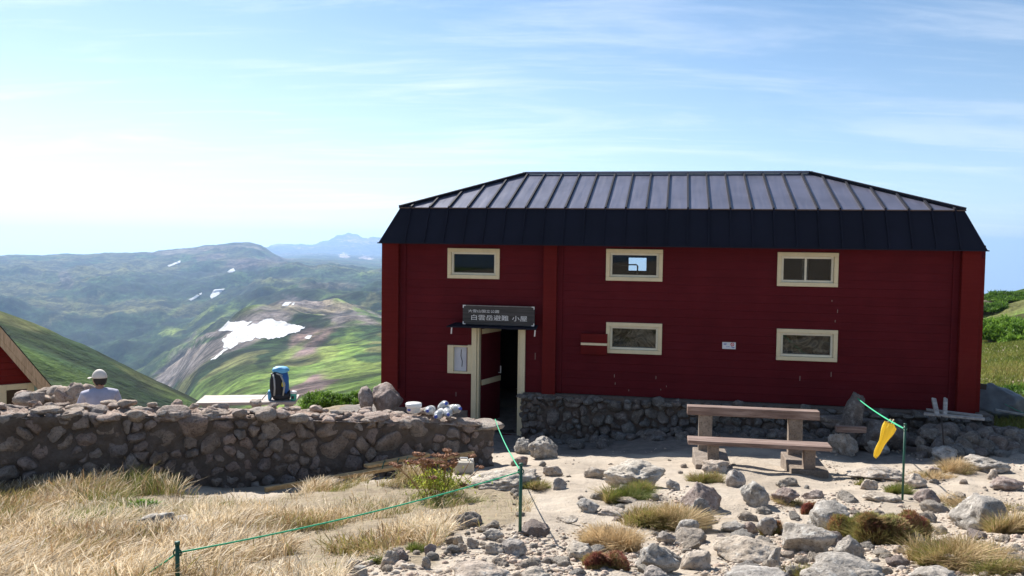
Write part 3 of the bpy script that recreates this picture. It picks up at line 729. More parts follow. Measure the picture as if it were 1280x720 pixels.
# loose little stones: individuals of one look
loose = None
cnt = 0
gg = np.random.default_rng(44)
LBL = 'small pale stone lying loose on the sandy path between boulders'
protos = []
for k in range(6):
    p, f = rock_verts(3, 300 + k, (1, .85, .6), 8, .1); protos.append(mesh_np('loose_stone', p, f, M[['rock_tan', 'rock_grey', 'rock_tan', 'rock_tan', 'rock_grey', 'rock_tan'][k]]))
used = set()
while cnt < 105:
    px, py = gg.uniform(480, 1280), 575 + (gg.uniform(0, 1) ** 1.0) * 145
    if px < 640 and py < 660: continue
    if px < 560 and py < 690: continue
    if 700 < px < 760 and 640 < py < 660 and gg.uniform() < .7: continue
    Q, t = ground(px, py)
    if any((Q[0] - b[0]) ** 2 + (Q[1] - b[1]) ** 2 < (b[2] * 1.0) ** 2 for b in rock_boxes): continue
    k = int(gg.integers(6)); s = .018 + .05 * gg.uniform() ** 1.8
    if k in used: o = protos[k].copy(); link(o)
    else: o = protos[k]; used.add(k)
    o.location = (Q[0], Q[1], H(Q[0], Q[1]) + s * .25); o.scale = (s, s * gg.uniform(.7, 1.1), s * gg.uniform(.7, 1.2)); o.rotation_euler = (0, 0, gg.uniform(0, 6.28))
    tag(o, LBL, 'stone', 'small pale stones scattered on the path'); cnt += 1

cnt = 0; protos2 = []
for k in range(8):
    p, f = rock_verts(4, 500 + k, (1, .8, .62), 11, .14); protos2.append(mesh_np('embedded_stone', p, f, M[['rock_tan', 'rock_tan', 'rock_grey', 'rock_tan', 'rock_grey', 'rock_tan', 'rock_pink', 'rock_tan'][k]]))
used = set(); placed = []
for _ in range(4000):
    if cnt >= 85: break
    px, py = gg.uniform(560, 1290), 590 + 130 * gg.uniform() ** .7
    if px < 700 and py < 655: continue
    if 690 < px < 1060 and py < 640 and gg.uniform() < .75: continue
    if 660 < px < 745 and py < 690 and gg.uniform() < .8: continue
    Q, t = ground(px, py); s = .045 + .10 * gg.uniform() ** 2
    if any((Q[0] - b[0]) ** 2 + (Q[1] - b[1]) ** 2 < (b[2] * .9 + s) ** 2 for b in rock_boxes) or any((Q[0] - b[0]) ** 2 + (Q[1] - b[1]) ** 2 < (b[2] + s) ** 2 for b in placed): continue
    placed.append((Q[0], Q[1], s)); k = int(gg.integers(8))
    if k in used: o = protos2[k].copy(); link(o)
    else: o = protos2[k]; used.add(k)
    o.location = (Q[0], Q[1], H(Q[0], Q[1]) + s * .08); o.scale = (s, s, s); o.rotation_euler = (gg.uniform(-.2, .2), gg.uniform(-.2, .2), gg.uniform(0, 6.28))
    tag(o, 'half buried pale stone packed into the rough path between the boulders', 'stone', 'half buried stones in the rough path'); cnt += 1

def pebbles():
    bag = Bag(); g = np.random.default_rng(3); base = [rock_verts(2 if k < 3 else 1, 900 + k, (1, .8, .6), 7, .1) for k in range(6)]
    N = 11000; px = g.uniform(380, 1330, N * 2); py = 560 + g.uniform(0, 1, N * 2) ** .8 * 175
    dd = fbm2(px / 60, py / 25, 3, 12); path = np.exp(-((px - 700) / 60) ** 2 - ((py - 625) / 40) ** 2) + np.exp(-((px - 960) / 110) ** 2 - ((py - 605) / 18) ** 2) + .5 * np.exp(-((px - 900) / 120) ** 2 - ((py - 655) / 20) ** 2)
    keep = (dd + g.uniform(-.6, .6, N * 2) - path * 1.6 > .12) & ~poly_mask(px, py, GRASS_POLY)
    px, py = px[keep][:N], py[keep][:N]
    # approximate ground by iterating depth
    t = np.full(len(px), 7.0)
    dirs = FW[None] + RT[None] * ((px - 640) / FPX)[:, None] + UP[None] * ((360 - py) / FPX)[:, None]
    lo, hi = np.full(len(px), 3.0), np.full(len(px), 16.0)
    for _ in range(14):
        m = (lo + hi) / 2; P = CAMP + dirs * m[:, None]; b = P[:, 2] < hgt(P[:, 0], P[:, 1]); hi = np.where(b, m, hi); lo = np.where(b, lo, m)
    P = CAMP + dirs * hi[:, None]; P[:, 2] = hgt(P[:, 0], P[:, 1])
    for i in range(len(px)):
        v, f = base[i % 6]; s = g.uniform(.005, .016) * (1 if g.uniform() < .85 else 1.9)
        bag.add(rotz(v * s, g.uniform(0, 6.28)) + P[i] + (0, 0, s * .15), f)
    o = bag.build('gravel', m_rock('gravel_stone', (.42, .36, .29), (.6, .53, .44), (.74, .68, .58), 6, .1, .3, True)); tag(o, kind='stuff')
pebbles()

# ------------------------------------------------------------------ rubble masonry
def voronoi_cells(L, Hh, size, g):
    pts = []
    for _ in range(6000):
        p = np.array([g.uniform(0, L), g.uniform(0, Hh)]); s = size * g.choice([.5, .75, 1.0, 1.4], p=[.3, .3, .22, .18])
        if all((p[0] - q[0]) ** 2 + ((p[1] - q[1]) * 1.25) ** 2 > ((s + q[2]) / 2 * .92) ** 2 for q in pts): pts.append((p[0], p[1], s))
    cells = []
    for i, a in enumerate(pts):
        poly = [(0, 0), (L, 0), (L, Hh), (0, Hh)]
        for j, b in enumerate(pts):
            if i == j or abs(a[0] - b[0]) > 3 * size: continue
            n = (b[0] - a[0], b[1] - a[1]); d2 = n[0] ** 2 + n[1] ** 2; w = .5 + .5 * (a[2] ** 2 - b[2] ** 2) / (4 * d2); mx, my = a[0] + n[0] * w, a[1] + n[1] * w
            out = []
            for k in range(len(poly)):
                p, q = poly[k], poly[(k + 1) % len(poly)]
                dp = (p[0] - mx) * n[0] + (p[1] - my) * n[1]; dq = (q[0] - mx) * n[0] + (q[1] - my) * n[1]
                if dp <= 0: out.append(p)
                if (dp < 0 < dq) or (dq < 0 < dp):
                    u = dp / (dp - dq); out.append((p[0] + (q[0] - p[0]) * u, p[1] + (q[1] - p[1]) * u))
            poly = out
            if len(poly) < 3: break
        if len(poly) >= 3: cells.append(np.array(poly))
    return cells
def face_stones(bag, A, Bp, z0, z1f, size, seed, out=.08, mi=0):
    """stones on the vertical face A->Bp (plan), outward normal to the right of A->Bp"""
    g = np.random.default_rng(seed); A = np.array(A, float); Bp = np.array(Bp, float); L = np.linalg.norm(Bp - A); e = (Bp - A) / L; nrm = np.array([e[1], -e[0]])
    Hm = max(z1f(s) - z0(s) for s in np.linspace(0, L, 9))
    for poly in voronoi_cells(L, Hm, size, g):
        c = poly.mean(0)
        zt = z1f(c[0]) - z0(c[0])
        if c[1] > zt - .02: continue
        v, f = ICO[3]
        th = np.arctan2(v[:, 1], v[:, 0]); rad = np.full(len(v), 9.0)
        for k in range(len(poly)):
            p, q = poly[k] - c, poly[(k + 1) % len(poly)] - c; d = q - p; n = np.array([d[1], -d[0]]); nn = np.linalg.norm(n)
            if nn < 1e-6: continue
            n = n / nn; off = p @ n
            if off < 0: n, off = -n, -off
            cs = np.cos(th) * n[0] + np.sin(th) * n[1]
            rad = np.minimum(rad, np.where(cs > .02, off / np.maximum(cs, .02), 9))
        rad = rad * g.uniform(.74, .98) * (1 + .16 * np.sin(2 * th + c[0] * 9) + .10 * np.sin(3 * th + c[1] * 20 + c[0] * 5))
        rad = np.clip(rad, .02, size * 1.1); 
        # round the corners
        rho = np.hypot(v[:, 0], v[:, 1]) ** .8
        a = np.cos(th) * rad * rho; b = np.sin(th) * rad * rho
        dep = np.sign(v[:, 2]) * np.abs(v[:, 2]) ** .6 * out * g.uniform(.5, 1.3)
        nz = fbm(np.stack([a * 11 + seed, b * 11 + c[0] * 5, dep * 9 + c[1] * 5], 1), 4, 4, .6) * .022
        tiltx, tilty = g.uniform(-.3, .3, 2)
        dep = dep + a * tiltx + b * tilty + nz + g.uniform(-.02, .02)
        pts_ = np.stack([a, b, dep], 1)
        for _k in range(4):
            nn_ = np.array([g.normal() * .7, g.normal() * .7, 1.0]); nn_ /= np.linalg.norm(nn_); dd_ = (pts_ @ nn_); lim = dd_.max() * g.uniform(.55, .85); pts_ = pts_ - np.maximum(0, dd_ - lim)[:, None] * nn_ * .95
        a, b, dep = pts_[:, 0], pts_[:, 1], pts_[:, 2]
        s = c[0] + a; zz = c[1] + b
        zb = z0(c[0])
        V = np.stack([A[0] + e[0] * s + nrm[0] * dep, A[1] + e[1] * s + nrm[1] * dep, zb + zz + nz * .5], 1)
        bag.add(V, f[:, ::-1] if False else f, mi)
def skin_sheet(bag, A, Bp, z0, z1f, seed, mi, amp=.045, out=.02, top=0, mt=None):
    # uneven mortar skin over a face, and over the top when top > 0
    A = np.array(A, float); Bp = np.array(Bp, float); L = np.linalg.norm(Bp - A); e = (Bp - A) / L; nrm = np.array([e[1], -e[0]])
    ns, nt = int(L / .035) + 2, 34; S, Tt = np.meshgrid(np.linspace(0, L, ns), np.linspace(0, 1, nt)); S, Tt = S.ravel(), Tt.ravel()
    zb = np.interp(S, np.linspace(0, L, 25), [z0(s) for s in np.linspace(0, L, 25)]); zt = np.interp(S, np.linspace(0, L, 25), [z1f(s) for s in np.linspace(0, L, 25)])
    z = zb + (zt - zb) * Tt; p = np.stack([S * 5 + seed, z * 5, np.zeros_like(S)], 1); dep = out + fbm(p, 5, seed, .55) * amp
    V = np.stack([A[0] + e[0] * S + nrm[0] * dep, A[1] + e[1] * S + nrm[1] * dep, z], 1); i = np.arange(ns * nt).reshape(nt, ns)
    Q = np.stack([i[:-1, :-1], i[:-1, 1:], i[1:, 1:], i[1:, :-1]], -1).reshape(-1, 4); bag.add(V, np.concatenate([Q[:, [0, 1, 2]], Q[:, [0, 2, 3]]]), mi)
    if top:
        nt = 22; S, Tt = np.meshgrid(np.linspace(0, L, ns), np.linspace(0, 1, nt)); S, Tt = S.ravel(), Tt.ravel()
        zt = np.interp(S, np.linspace(0, L, 25), [z1f(s) for s in np.linspace(0, L, 25)]); p = np.stack([S * 6 + seed, Tt * top * 6, np.zeros_like(S)], 1)
        z = zt + (.01 + .05 * fbm(p, 5, seed + 3, .6)) * np.sin(np.pi * np.clip(Tt, .0, 1)) ** .35 - .02; o_ = .05 - Tt * (top + .1)
        V = np.stack([A[0] + e[0] * S + nrm[0] * o_, A[1] + e[1] * S + nrm[1] * o_, z], 1); i = np.arange(ns * nt).reshape(nt, ns)
        Q = np.stack([i[:-1, :-1], i[:-1, 1:], i[1:, 1:], i[1:, :-1]], -1).reshape(-1, 4); bag.add(V, np.concatenate([Q[:, [0, 1, 2]], Q[:, [0, 2, 3]]]), mt if mt is not None else mi)
def lumps(bag, pts, smin, smax, seed, mi=0, sub=3, zs=.6, cuts=9):
    g = np.random.default_rng(seed)
    for i, (x, y, z) in enumerate(pts):
        s = g.uniform(smin, smax); p, f = rock_verts(sub, seed * 31 + i, (s, s * g.uniform(.65, .95), s * zs * g.uniform(.7, 1.25)), cuts, .12)
        bag.add(rotz(p, g.uniform(0, 6.28)) + np.array([x, y, z]), f, mi)
def core(bag, pts, thick, z0, z1f, mi):
    """mortar body between the face line and the back"""
    V = []; F = []; n = 0
    for (x, y, nx, ny, s) in pts:
        for (ox, z) in ((0.0, z0(s) - .25), (0.0, z1f(s) - .03), (-thick, z1f(s) - .03), (-thick, z0(s) - .25)):
            V.append((x + nx * ox, y + ny * ox, z))
    V = np.array(V); m = len(pts)
    for i in range(m - 1):
        for k in range(4):
            F.append((i * 4 + k, (i + 1) * 4 + k, (i + 1) * 4 + (k + 1) % 4, i * 4 + (k + 1) % 4))
    F.append((0, 1, 2, 3)); F.append(tuple((m - 1) * 4 + k for k in (3, 2, 1, 0)))
    F = np.array(F)
    T3 = np.concatenate([F[:, [0, 1, 2]], F[:, [0, 2, 3]]]); bag.add(V, T3, mi)

def wallpt(px, py, d): p = at(px, py, d); return p
wall_pts = []   # front stone wall: plan points with bottom/top heights (from the picture at chosen distances)
for px, ytop, ybot, d in ((-330, 503, 655, 8.0), (-120, 503, 640, 8.7), (0, 504, 630, 9.2), (150, 503, 622, 9.75), (300, 505, 614, 10.3), (450, 513, 603, 10.85), (560, 519, 595, 11.2), (615, 530, 590, 11.35)):
    a = at(px, ytop, d); wall_pts.append((a[0], a[1], a[2]))
wp = np.array(wall_pts)
seglen = np.concatenate([[0], np.cumsum(np.hypot(np.diff(wp[:, 0]), np.diff(wp[:, 1])))])
bag = Bag(); g_ = np.random.default_rng(5)
A0, A1 = wp[0, :2], wp[-1, :2]; Lw = np.linalg.norm(A1 - A0); ew = (A1 - A0) / Lw; nw = np.array([ew[1], -ew[0]])
def top_w(s): return float(np.interp(s, seglen, wp[:, 2])) - .08
def bot_w(s):
    p = A0 + ew * s + nw * .1; return H(p[0], p[1]) - .08
_bt = [bot_w(s) for s in np.linspace(0, Lw, 30)]
bot_wi = lambda s: float(np.interp(s, np.linspace(0, Lw, 30), _bt))
TH = .55
face_stones(bag, A0, A1, bot_wi, top_w, .25, 11, .09)
core(bag, [(A0[0] + ew[0] * s, A0[1] + ew[1] * s, nw[0], nw[1], s) for s in np.linspace(0, Lw, 40)], TH, bot_wi, top_w, 1)
skin_sheet(bag, A0, A1, bot_wi, top_w, 3, 1, .045, .022, TH, 2)
# end face and back face
E1 = A1 - nw * TH
face_stones(bag, A1, E1, lambda s: bot_wi(Lw), lambda s: top_w(Lw) , .22, 12, .08)
face_stones(bag, E1, A0 - nw * TH, lambda s: bot_wi(Lw - s), lambda s: top_w(max(Lw - s, 0)), .34, 13, .07)
cop = []
for s in np.arange(.05, Lw, .135):
    for k, o_ in enumerate((.03, -.14, -.30, -.46)):
        p = A0 + ew * (s + g_.uniform(-.06, .06)) + nw * (o_ + g_.uniform(-.04, .04))
        cop.append((p[0], p[1], top_w(s) + g_.uniform(-.045, .05) + (.02 if k else 0)))
cop = [c for c in cop if g_.uniform() < .55]
lumps(bag, cop, .05, .15, 17, 2, 3, .5, 15)
# a few big cap stones
capst = [(0.985, .0, .27), (.955, .02, .22), (.86, .0, .17), (.80, .03, .2), (.72, 0, .16), (.62, .05, .15), (.55, 0, .2), (.49, .02, .22), (.36, 0, .2), (.33, .05, .15), (.24, .0, .2)]
for i, (u, dz, s) in enumerate(capst):
    p = A0 + ew * (Lw * u) - nw * .1; q, f = rock_verts(4, 700 + i, (s * 1.1, s * .9, s * .36), 8, .12)
    bag.add(rotz(q, math.atan2(ew[1], ew[0])) + np.array([p[0], p[1], top_w(Lw * u) + dz - .01]), f, 2)
sw = bag.build('stone_wall', [M['rock_wall'], M['mortar'], M['rock_cope']]); tag(sw, 'long rubble stone wall with sunlit uneven top, running from the little hut to the door', 'stone wall')

# second rubble heap wall behind at the left
bag = Bag(); pts = []
for k in range(46):
    px = 30 + 90 * g_.uniform(); p = at(px, 499 - 8 * max(0, 1 - abs(px - 85) / 45) + g_.uniform(-2, 6), 12.0 + g_.uniform(-.3, .3)); pts.append(tuple(p))
lumps(bag, pts, .10, .2, 23, 0, 3, .7)
a_ = at(25, 512, 12.1); b_ = at(118, 512, 12.1)
for k in range(40):
    u = g_.uniform(); p = a_ * (1 - u) + b_ * u; zz = H(p[0], p[1]); pts2 = (p[0], p[1] + g_.uniform(-.3, .3), zz + (p[2] - zz) * g_.uniform(0, 1)); lumps(bag, [pts2], .16, .26, 50 + k, 0, 3, .8)
o = bag.build('stone_wall', [M['rock_cope']]); tag(o, 'short low heap wall of pale rubble between the little red hut and the seated person', 'stone wall')

# ------------------------------------------------------------------ the hut
YAW = R(11)
HZ = 0.0
hut = empty('refuge_hut', (0, 15.4, HZ), -YAW)
tag(hut, 'long dark red two storey mountain refuge hut with black hipped metal roof', 'hut')
cy_, sy_ = math.cos(YAW), math.sin(YAW)
def hl(px, py, w=0.0):
    """picture point on the plane w metres behind the hut front -> local (u, z)"""
    d = ray(px, py)
    # world = (u cy + w sy, 15.4 - u sy + w cy, z)
    # CAMP + d t : solve for t,u
    Amat = np.array([[d[0], -cy_], [d[1], sy_]]); t, u = np.linalg.solve(Amat, np.array([w * sy_, 15.4 + w * cy_]))
    return u, ZC + d[2] * t
def rect(px0, py0, px1, py1, w=0.0):
    a = hl(px0, py0, w); b = hl(px1, py1, w); return a[0], b[0], b[1], a[1]   # u0,u1,z0,z1
UL = hl(480, 400)[0]; UR = hl(1228, 420)[0]
ZT = 3.42                                   # wall top, hidden under the eave
ZB = .68; ZBL = .30                         # wall bottom right part / left of the mid post
UM = hl(687, 400)[0]
WD = 4.45                                   # depth of the body
wins = [rect(560, 310, 624.5, 349), rect(758, 311, 828, 352), rect(972, 315, 1047, 359), rect(758, 402.5, 827, 443.5), rect(971, 410.5, 1046, 452.5), rect(560, 431, 585, 467)]
du0, _ = hl(593, 470); du1, _ = hl(653, 470); dz1 = hl(625, 411)[1]; dz0 = -.13
door = (du0, du1, dz0, dz1)
def boards(mb, u0, u1, z0, z1, holes, w0, w1, pitch=.142, gap=.0022, jit=.0016, skip_planks=False):
    rows = [z0]
    while rows[-1] < z1 - 1e-6: rows.append(min(rows[-1] + (pitch if not skip_planks else 99), z1))
    for a, b in zip(rows[:-1], rows[1:]):
        j = random.uniform(0, jit)
        br = sorted({a, b} | {h for ho in holes for h in ho[2:4] if a < h < b})
        for c, d in zip(br[:-1], br[1:]):
            iv = [(u0, u1)]
            for ho in holes:
                if ho[2] < (c + d) / 2 < ho[3]:
                    nv = []
                    for (p, q) in iv:
                        if ho[1] <= p or ho[0] >= q: nv.append((p, q)); continue
                        if ho[0] > p: nv.append((p, ho[0]))
                        if ho[1] < q: nv.append((ho[1], q))
                    iv = nv
            for p, q in iv:
                mb.box(p, q, w0 - j, w1, c + (gap if c == a and not skip_planks else 0), d)
hs = [(w[0] + .03, w[1] - .03, w[2] + .03, w[3] - .03) for w in wins]
mb = MB()
boards(mb, UL, UM, ZBL - .45, ZB, [door], 0, .05); boards(mb, UL, UM, ZB, ZT, hs + [door], 0, .05); boards(mb, UM, UR, ZB, ZT, hs, 0, .05)
mb.build('front_wall', M['red'], hut, bevel=0)
mb = MB()
boards(mb, UL + .02, UM, ZBL - .45, ZT - .02, hs + [door], .055, .12, skip_planks=True); boards(mb, UM, UR - .02, ZB + .01, ZT - .02, hs, .055, .12, skip_planks=True)
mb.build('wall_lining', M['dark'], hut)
# back wall with a window opening seen through the upper middle window
bw = rect(786, 322, 808, 338.5, WD)
bh = [bw, (bw[0] + 2.6, bw[1] + 2.6, .9, 1.5)]
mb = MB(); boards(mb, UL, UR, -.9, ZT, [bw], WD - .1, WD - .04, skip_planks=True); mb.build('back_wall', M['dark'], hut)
mb = MB(); boards(mb, UL, UR, -.9, ZT, [bw], WD - .03, WD + .02); mb.build('back_boards', M['red'], hut)
for nm, u in (('side_wall', UL), ('side_wall', UR - .12)):
    mb = MB(); mb.box(u, u + .12, .125, WD - .11, -.9, ZT); mb.build(nm, M['red'], hut)
mb = MB(); mb.box(UL + .13, UR - .13, .13, WD - .11, dz0 - .12, dz0 + .02); mb.build('floor_boards', M['timber_dark'], hut)
mb = MB(); mb.box(UL + .13, UR - .13, 1.6, WD - .11, 2.02, 2.08); mb.build('sleeping_platform', M['timber_dark'], hut)
# inside posts and rails that show through the panes
mb = MB()
for px in (1004, 1009): u = hl(px, 330, .8)[0]; mb.box(u - .02, u + .02, .8, .84, 2.1, 3.3)
mb.build('ladder', M['grey_wood'], hut)
u_, z_ = hl(797, 331, 2.4); mb = MB(); mb.tube([(u_ - .9, 2.4, z_ - .7), (u_ - .9, 2.4, z_), (u_ - .02, 2.4, z_), (u_, 2.4, z_ - .02), (u_, 2.4, z_ - .7)], .015); mb.build('rail', M['grey_wood'], hut)
# posts
def post(px0, px1, ztop, zbot, dw, name='post', mat='red_post'):
    u0 = hl(px0, 400, -dw)[0]; u1 = hl(px1, 400, -dw)[0]
    mb = MB(); mb.box(u0, u1, -dw, -.002, zbot, ztop); return mb.build(name, M[mat], hut, bevel=.012)
post(476.5, 497.5, ZT, .62, .14, 'corner_post'); post(497.8, 507, ZT - .01, .45, .03, 'trim_board', 'red')
post(678, 695, ZT, .66, .12, 'pilaster'); post(695.3, 703, ZT - .01, .69, .03, 'trim_board', 'red')
post(1200, 1224, ZT, .66, .14, 'corner_post'); post(1189, 1199.6, ZT - .01, .69, .03, 'trim_board', 'red')
u = hl(1229, 400, -.1)[0]; mb = MB(); mb.box(u - .075, u, -.10, .3, .7, 3.22); mb.build('corner_post', M['red_post'], hut, bevel=.01)
# windows
def window(w, kind):
    u0, u1, z0, z1 = w; fr = MB(); t = .068
    fr.box(u0, u1, -.035, .055, z0, z0 + t); fr.box(u0, u1, -.035, .055, z1 - t, z1)
    fr.box(u0, u0 + t, -.033, .055, z0 + t, z1 - t); fr.box(u1 - t, u1, -.033, .055, z0 + t, z1 - t)
    f = fr.build('window', M['cream'], hut, bevel=.006)
    s = MB(); a, b, c, d = u0 + t + .001, u1 - t - .001, z0 + t + .001, z1 - t - .001; q = .038
    s.box(a, b, .01, .09, c, c + q); s.box(a, b, .01, .09, d - q, d); s.box(a, a + q, .012, .09, c + q, d - q); s.box(b - q, b, .012, .09, c + q, d - q)
    if kind == 'mullion': m_ = a + (b - a) * .47; s.box(m_ - .018, m_ + .018, .03, .085, c + q, d - q)
    s.build('sash', M['cream_pale'], f, bevel=.004)
    g = MB(); g.box(a + q - .004, b - q + .004, .058, .063, c + q - .004, d - q + .004); g.build('pane', M['glass'], f)
    if kind == 'sheet':
        V = []; F = []; n = 26
        for i in range(n + 1):
            for j in range(n + 1):
                x = a + (b - a) * i / n; z = c + (d - c) * j / n
                V.append((x, .18 + .03 * math.sin(8 * x + 4 * math.sin(5 * z)) + .02 * math.sin(19 * z + 7 * x), z))
        for i in range(n):
            for j in range(n): F.append((i * (n + 1) + j, (i + 1) * (n + 1) + j, (i + 1) * (n + 1) + j + 1, i * (n + 1) + j + 1))
        mb = MB(); mb.add(V, F); o = mb.build('curtain', M['curtain'], f, smooth=True); sm = o.modifiers.new('s', 'SOLIDIFY'); sm.thickness = .004
    return f
window(wins[0], ''); window(wins[1], ''); window(wins[2], 'mullion'); window(wins[3], 'sheet'); window(wins[4], 'sheet')
# narrow window with white blind by the door
w = wins[5]; fr = MB(); t = .115; fr.box(w[0], w[0] + t, -.035, .05, w[2], w[3]); fr.box(w[0] + t, w[1], -.034, .05, w[2], w[2] + .04); fr.box(w[0] + t, w[1], -.034, .05, w[3] - .03, w[3])
f = fr.build('window', M['cream'], hut, bevel=.005); f['label'] = 'narrow cream window with white blind'
mb = MB(); mb.box(w[0] + t, w[1], .03, .05, w[2] + .04, w[3] - .03); bl = mb.build('blind', M['blind'], f)
mb = MB(); cx = (w[0] + t + w[1]) / 2; mb.tube([(cx, .024, w[3] - .08), (cx - .01, .024, w[3] - .2), (cx + .02, .024, w[3] - .3), (cx + .01, .024, w[2] + .12)], .006, 6); mb.build('cord', M['black'], f)
# little jamb board right of it
u0, u1, z0, z1 = rect(584.6, 431, 590.5, 467); mb = MB(); mb.box(u0 + .005, u1, -.034, .0, z0, z1); mb.build('trim_board', M['cream'], hut, bevel=.004)
# door frame
mb = MB(); t = .075; zb = dz0
mb.box(door[0] - .05, door[0] + t - .03, -.05, .13, zb, dz1 + .02); mb.box(door[0] + t - .028, door[0] + t + .012, -.02, .13, zb, dz1)
mb.box(door[1] - t + .03, door[1] + .05, -.05, .13, zb, dz1 + .02); mb.box(door[1] - t - .012, door[1] - t + .028, -.02, .13, zb, dz1)
mb.box(door[0] - .05, door[1] + .05, -.048, .13, dz1 + .022, dz1 + .08)
mb.build('door_frame', M['cream'], hut, bevel=.006)
# open leaf, hinged on the left jamb and swung inside
dl = MB(); lw = door[1] - door[0] - .16; dl.box(0, lw, 0, .045, .03, dz1 - dz0 - .02)
leaf = dl.build('door', M['red'], hut, bevel=.004, loc=(door[0] + t + .02, .14, dz0 + .01), rot=(0, 0, R(73)))
mb = MB(); mb.box(.01, lw - .01, -.018, -.002, .85, .95); mb.build('rail', M['cream'], leaf); mb = MB(); mb.box(.01, lw - .01, -.018, -.002, dz1 - dz0 - .13, dz1 - dz0 - .04); mb.build('rail', M['cream'], leaf); mb = MB(); mb.tube([(lw - .08, -.05, 1.0), (lw - .08, -.05, 1.14)], .012); mb.tube([(lw - .08, -.05, 1.01), (lw - .08, .0, 1.01)], .008); mb.build('handle', M['bracket'], leaf)
mb = MB(); mb.box(door[0] - .12, door[1] + .12, -.32, .12, dz0 - .16, dz0 - .02); mb.build('doorstep', M['concrete'], hut, bevel=.01)
# canopy
ca = hl(558, 409, -.34); cb = hl(670, 411, -.34)
mb = MB(); zc0 = hl(612, 410, -.34)[1]
mb.hexa([(ca[0], -.34, zc0 - .012), (cb[0], -.34, zc0 - .012), (cb[0] - .02, -.004, zc0 + .02), (ca[0] + .08, -.004, zc0 + .02), (ca[0], -.34, zc0 + .012), (cb[0], -.34, zc0 + .012), (cb[0] - .02, -.004, zc0 + .05), (ca[0] + .08, -.004, zc0 + .05)])
cano = mb.build('canopy', M['fascia'], hut)
for u in (ca[0] + .09, cb[0] - .02):
    mb = MB(); mb.bar((u, -.31, zc0 - .012), (u - .01, -.30, zc0 - .13), .022, .008, (0, 1, 0)); mb.build('bracket', M['bracket'], cano)
# wooden box under/left of the lower window
u0, u1, z0, z1 = rect(727, 416, 759.5, 443); mb = MB()
mb.box(u0, u1 - .005, -.10, -.004, z0, z0 + (z1 - z0) * .44); mb.box(u0, u1 - .005, -.10, -.004, z0 + (z1 - z0) * .56, z1)
bx = mb.build('shutter_box', M['red_post'], hut, bevel=.005); mb = MB(); mb.box(u0, u1 - .005, -.105, -.01, z0 + (z1 - z0) * .445, z0 + (z1 - z0) * .555); mb.build('strip', M['cream'], bx)
# thin paint drips and nail heads
mb = MB()
for px, py, l in ((1000, 470, 6), (768, 468, 4), (769, 478, 3), (820, 470, 4), (833, 482, 2), (1047, 387, 4), (1044, 400, 3), (1039, 465, 6), (669, 441, 9), (570, 490, 6), (1191, 350, 5), (786, 487, 2), (826, 486, 2), (1040, 375, 2), (681, 462, 2), (683, 462, 2)):
    u, z = hl(px, py, -.006); mb.box(u - .004, u + .004, -.0075, -.003, z - l * .0135, z)
mb.build('paint_drips', m_plain('old_drips', (.4, .3, .24), .7), hut)

# roof
EO = .36                                      # eave overhang
e0 = hl(473, 303.5, -EO); e1 = hl(1235, 313, -EO); k0 = hl(500, 260.5, .02); k1 = hl(1206, 263, .02)
zE = (e0[1] + e1[1]) / 2; zK = (k0[1] + k1[1]) / 2
WB = WD + EO; WKB = WD - .02; WR = WD / 2
r0 = hl(657, 218, WR); r1 = hl(1012, 217.5, WR); zR = (r0[1] + r1[1]) / 2
print('roof', e0, e1, k0, k1, r0, r1, 'UL', UL, 'UR', UR, 'runs', r0[0] - k0[0], k1[0] - r1[0])
E_ = [(e0[0], -EO, zE), (e1[0], -EO, zE), (e1[0], WB, zE), (e0[0], WB, zE)]
K_ = [(k0[0], .02, zK), (k1[0], .02, zK), (k1[0], WKB, zK), (k0[0], WKB, zK)]
R0, R1 = (r0[0], WR, zR), (r1[0], WR, zR)
mb = MB(); mb.add(K_ + [R0, R1], [(0, 1, 5, 4), (1, 2, 5), (2, 3, 4, 5), (3, 0, 4)]); rf = mb.build('roof', M['roof'], hut)
mb = MB(); mb.add(E_ + K_, [(0, 1, 5, 4), (1, 2, 6, 5), (2, 3, 7, 6), (3, 0, 4, 7), (3, 2, 1, 0)]); mb.build('mansard', M['fascia'], hut)
# edge strips and seams
def lerp(a, b, t): return tuple(a[i] + (b[i] - a[i]) * t for i in range(3))
mb = MB()
for i in range(4):
    a, b = K_[i], K_[(i + 1) % 4]; mb.bar(Vector(a) + Vector((0, 0, .004)), Vector(b) + Vector((0, 0, .004)), .05, .018)
mb.build('drip_edge', m_plain('edge_brown', (.1, .06, .045), .6), hut)
mb = MB()
for i in range(4):
    a, b = E_[i], E_[(i + 1) % 4]; mb.bar(Vector(a) + Vector((0, 0, -.004)), Vector(b) + Vector((0, 0, -.004)), .045, .02)
mb.build('eave_edge', M['fascia'], hut)
for a, b in ((K_[0], R0), (K_[3], R0), (K_[1], R1), (K_[2], R1), (R0, R1)):
    mb = MB(); mb.bar(Vector(a) + Vector((0, 0, .03)), Vector(b) + Vector((0, 0, .03)), .10, .05); mb.build('ridge_cap', M['fascia'] if a is not R0 else M['roof'], hut, bevel=.006)
nseam = 27
Rm_u0, Rm_u1 = R0[0], R1[0]
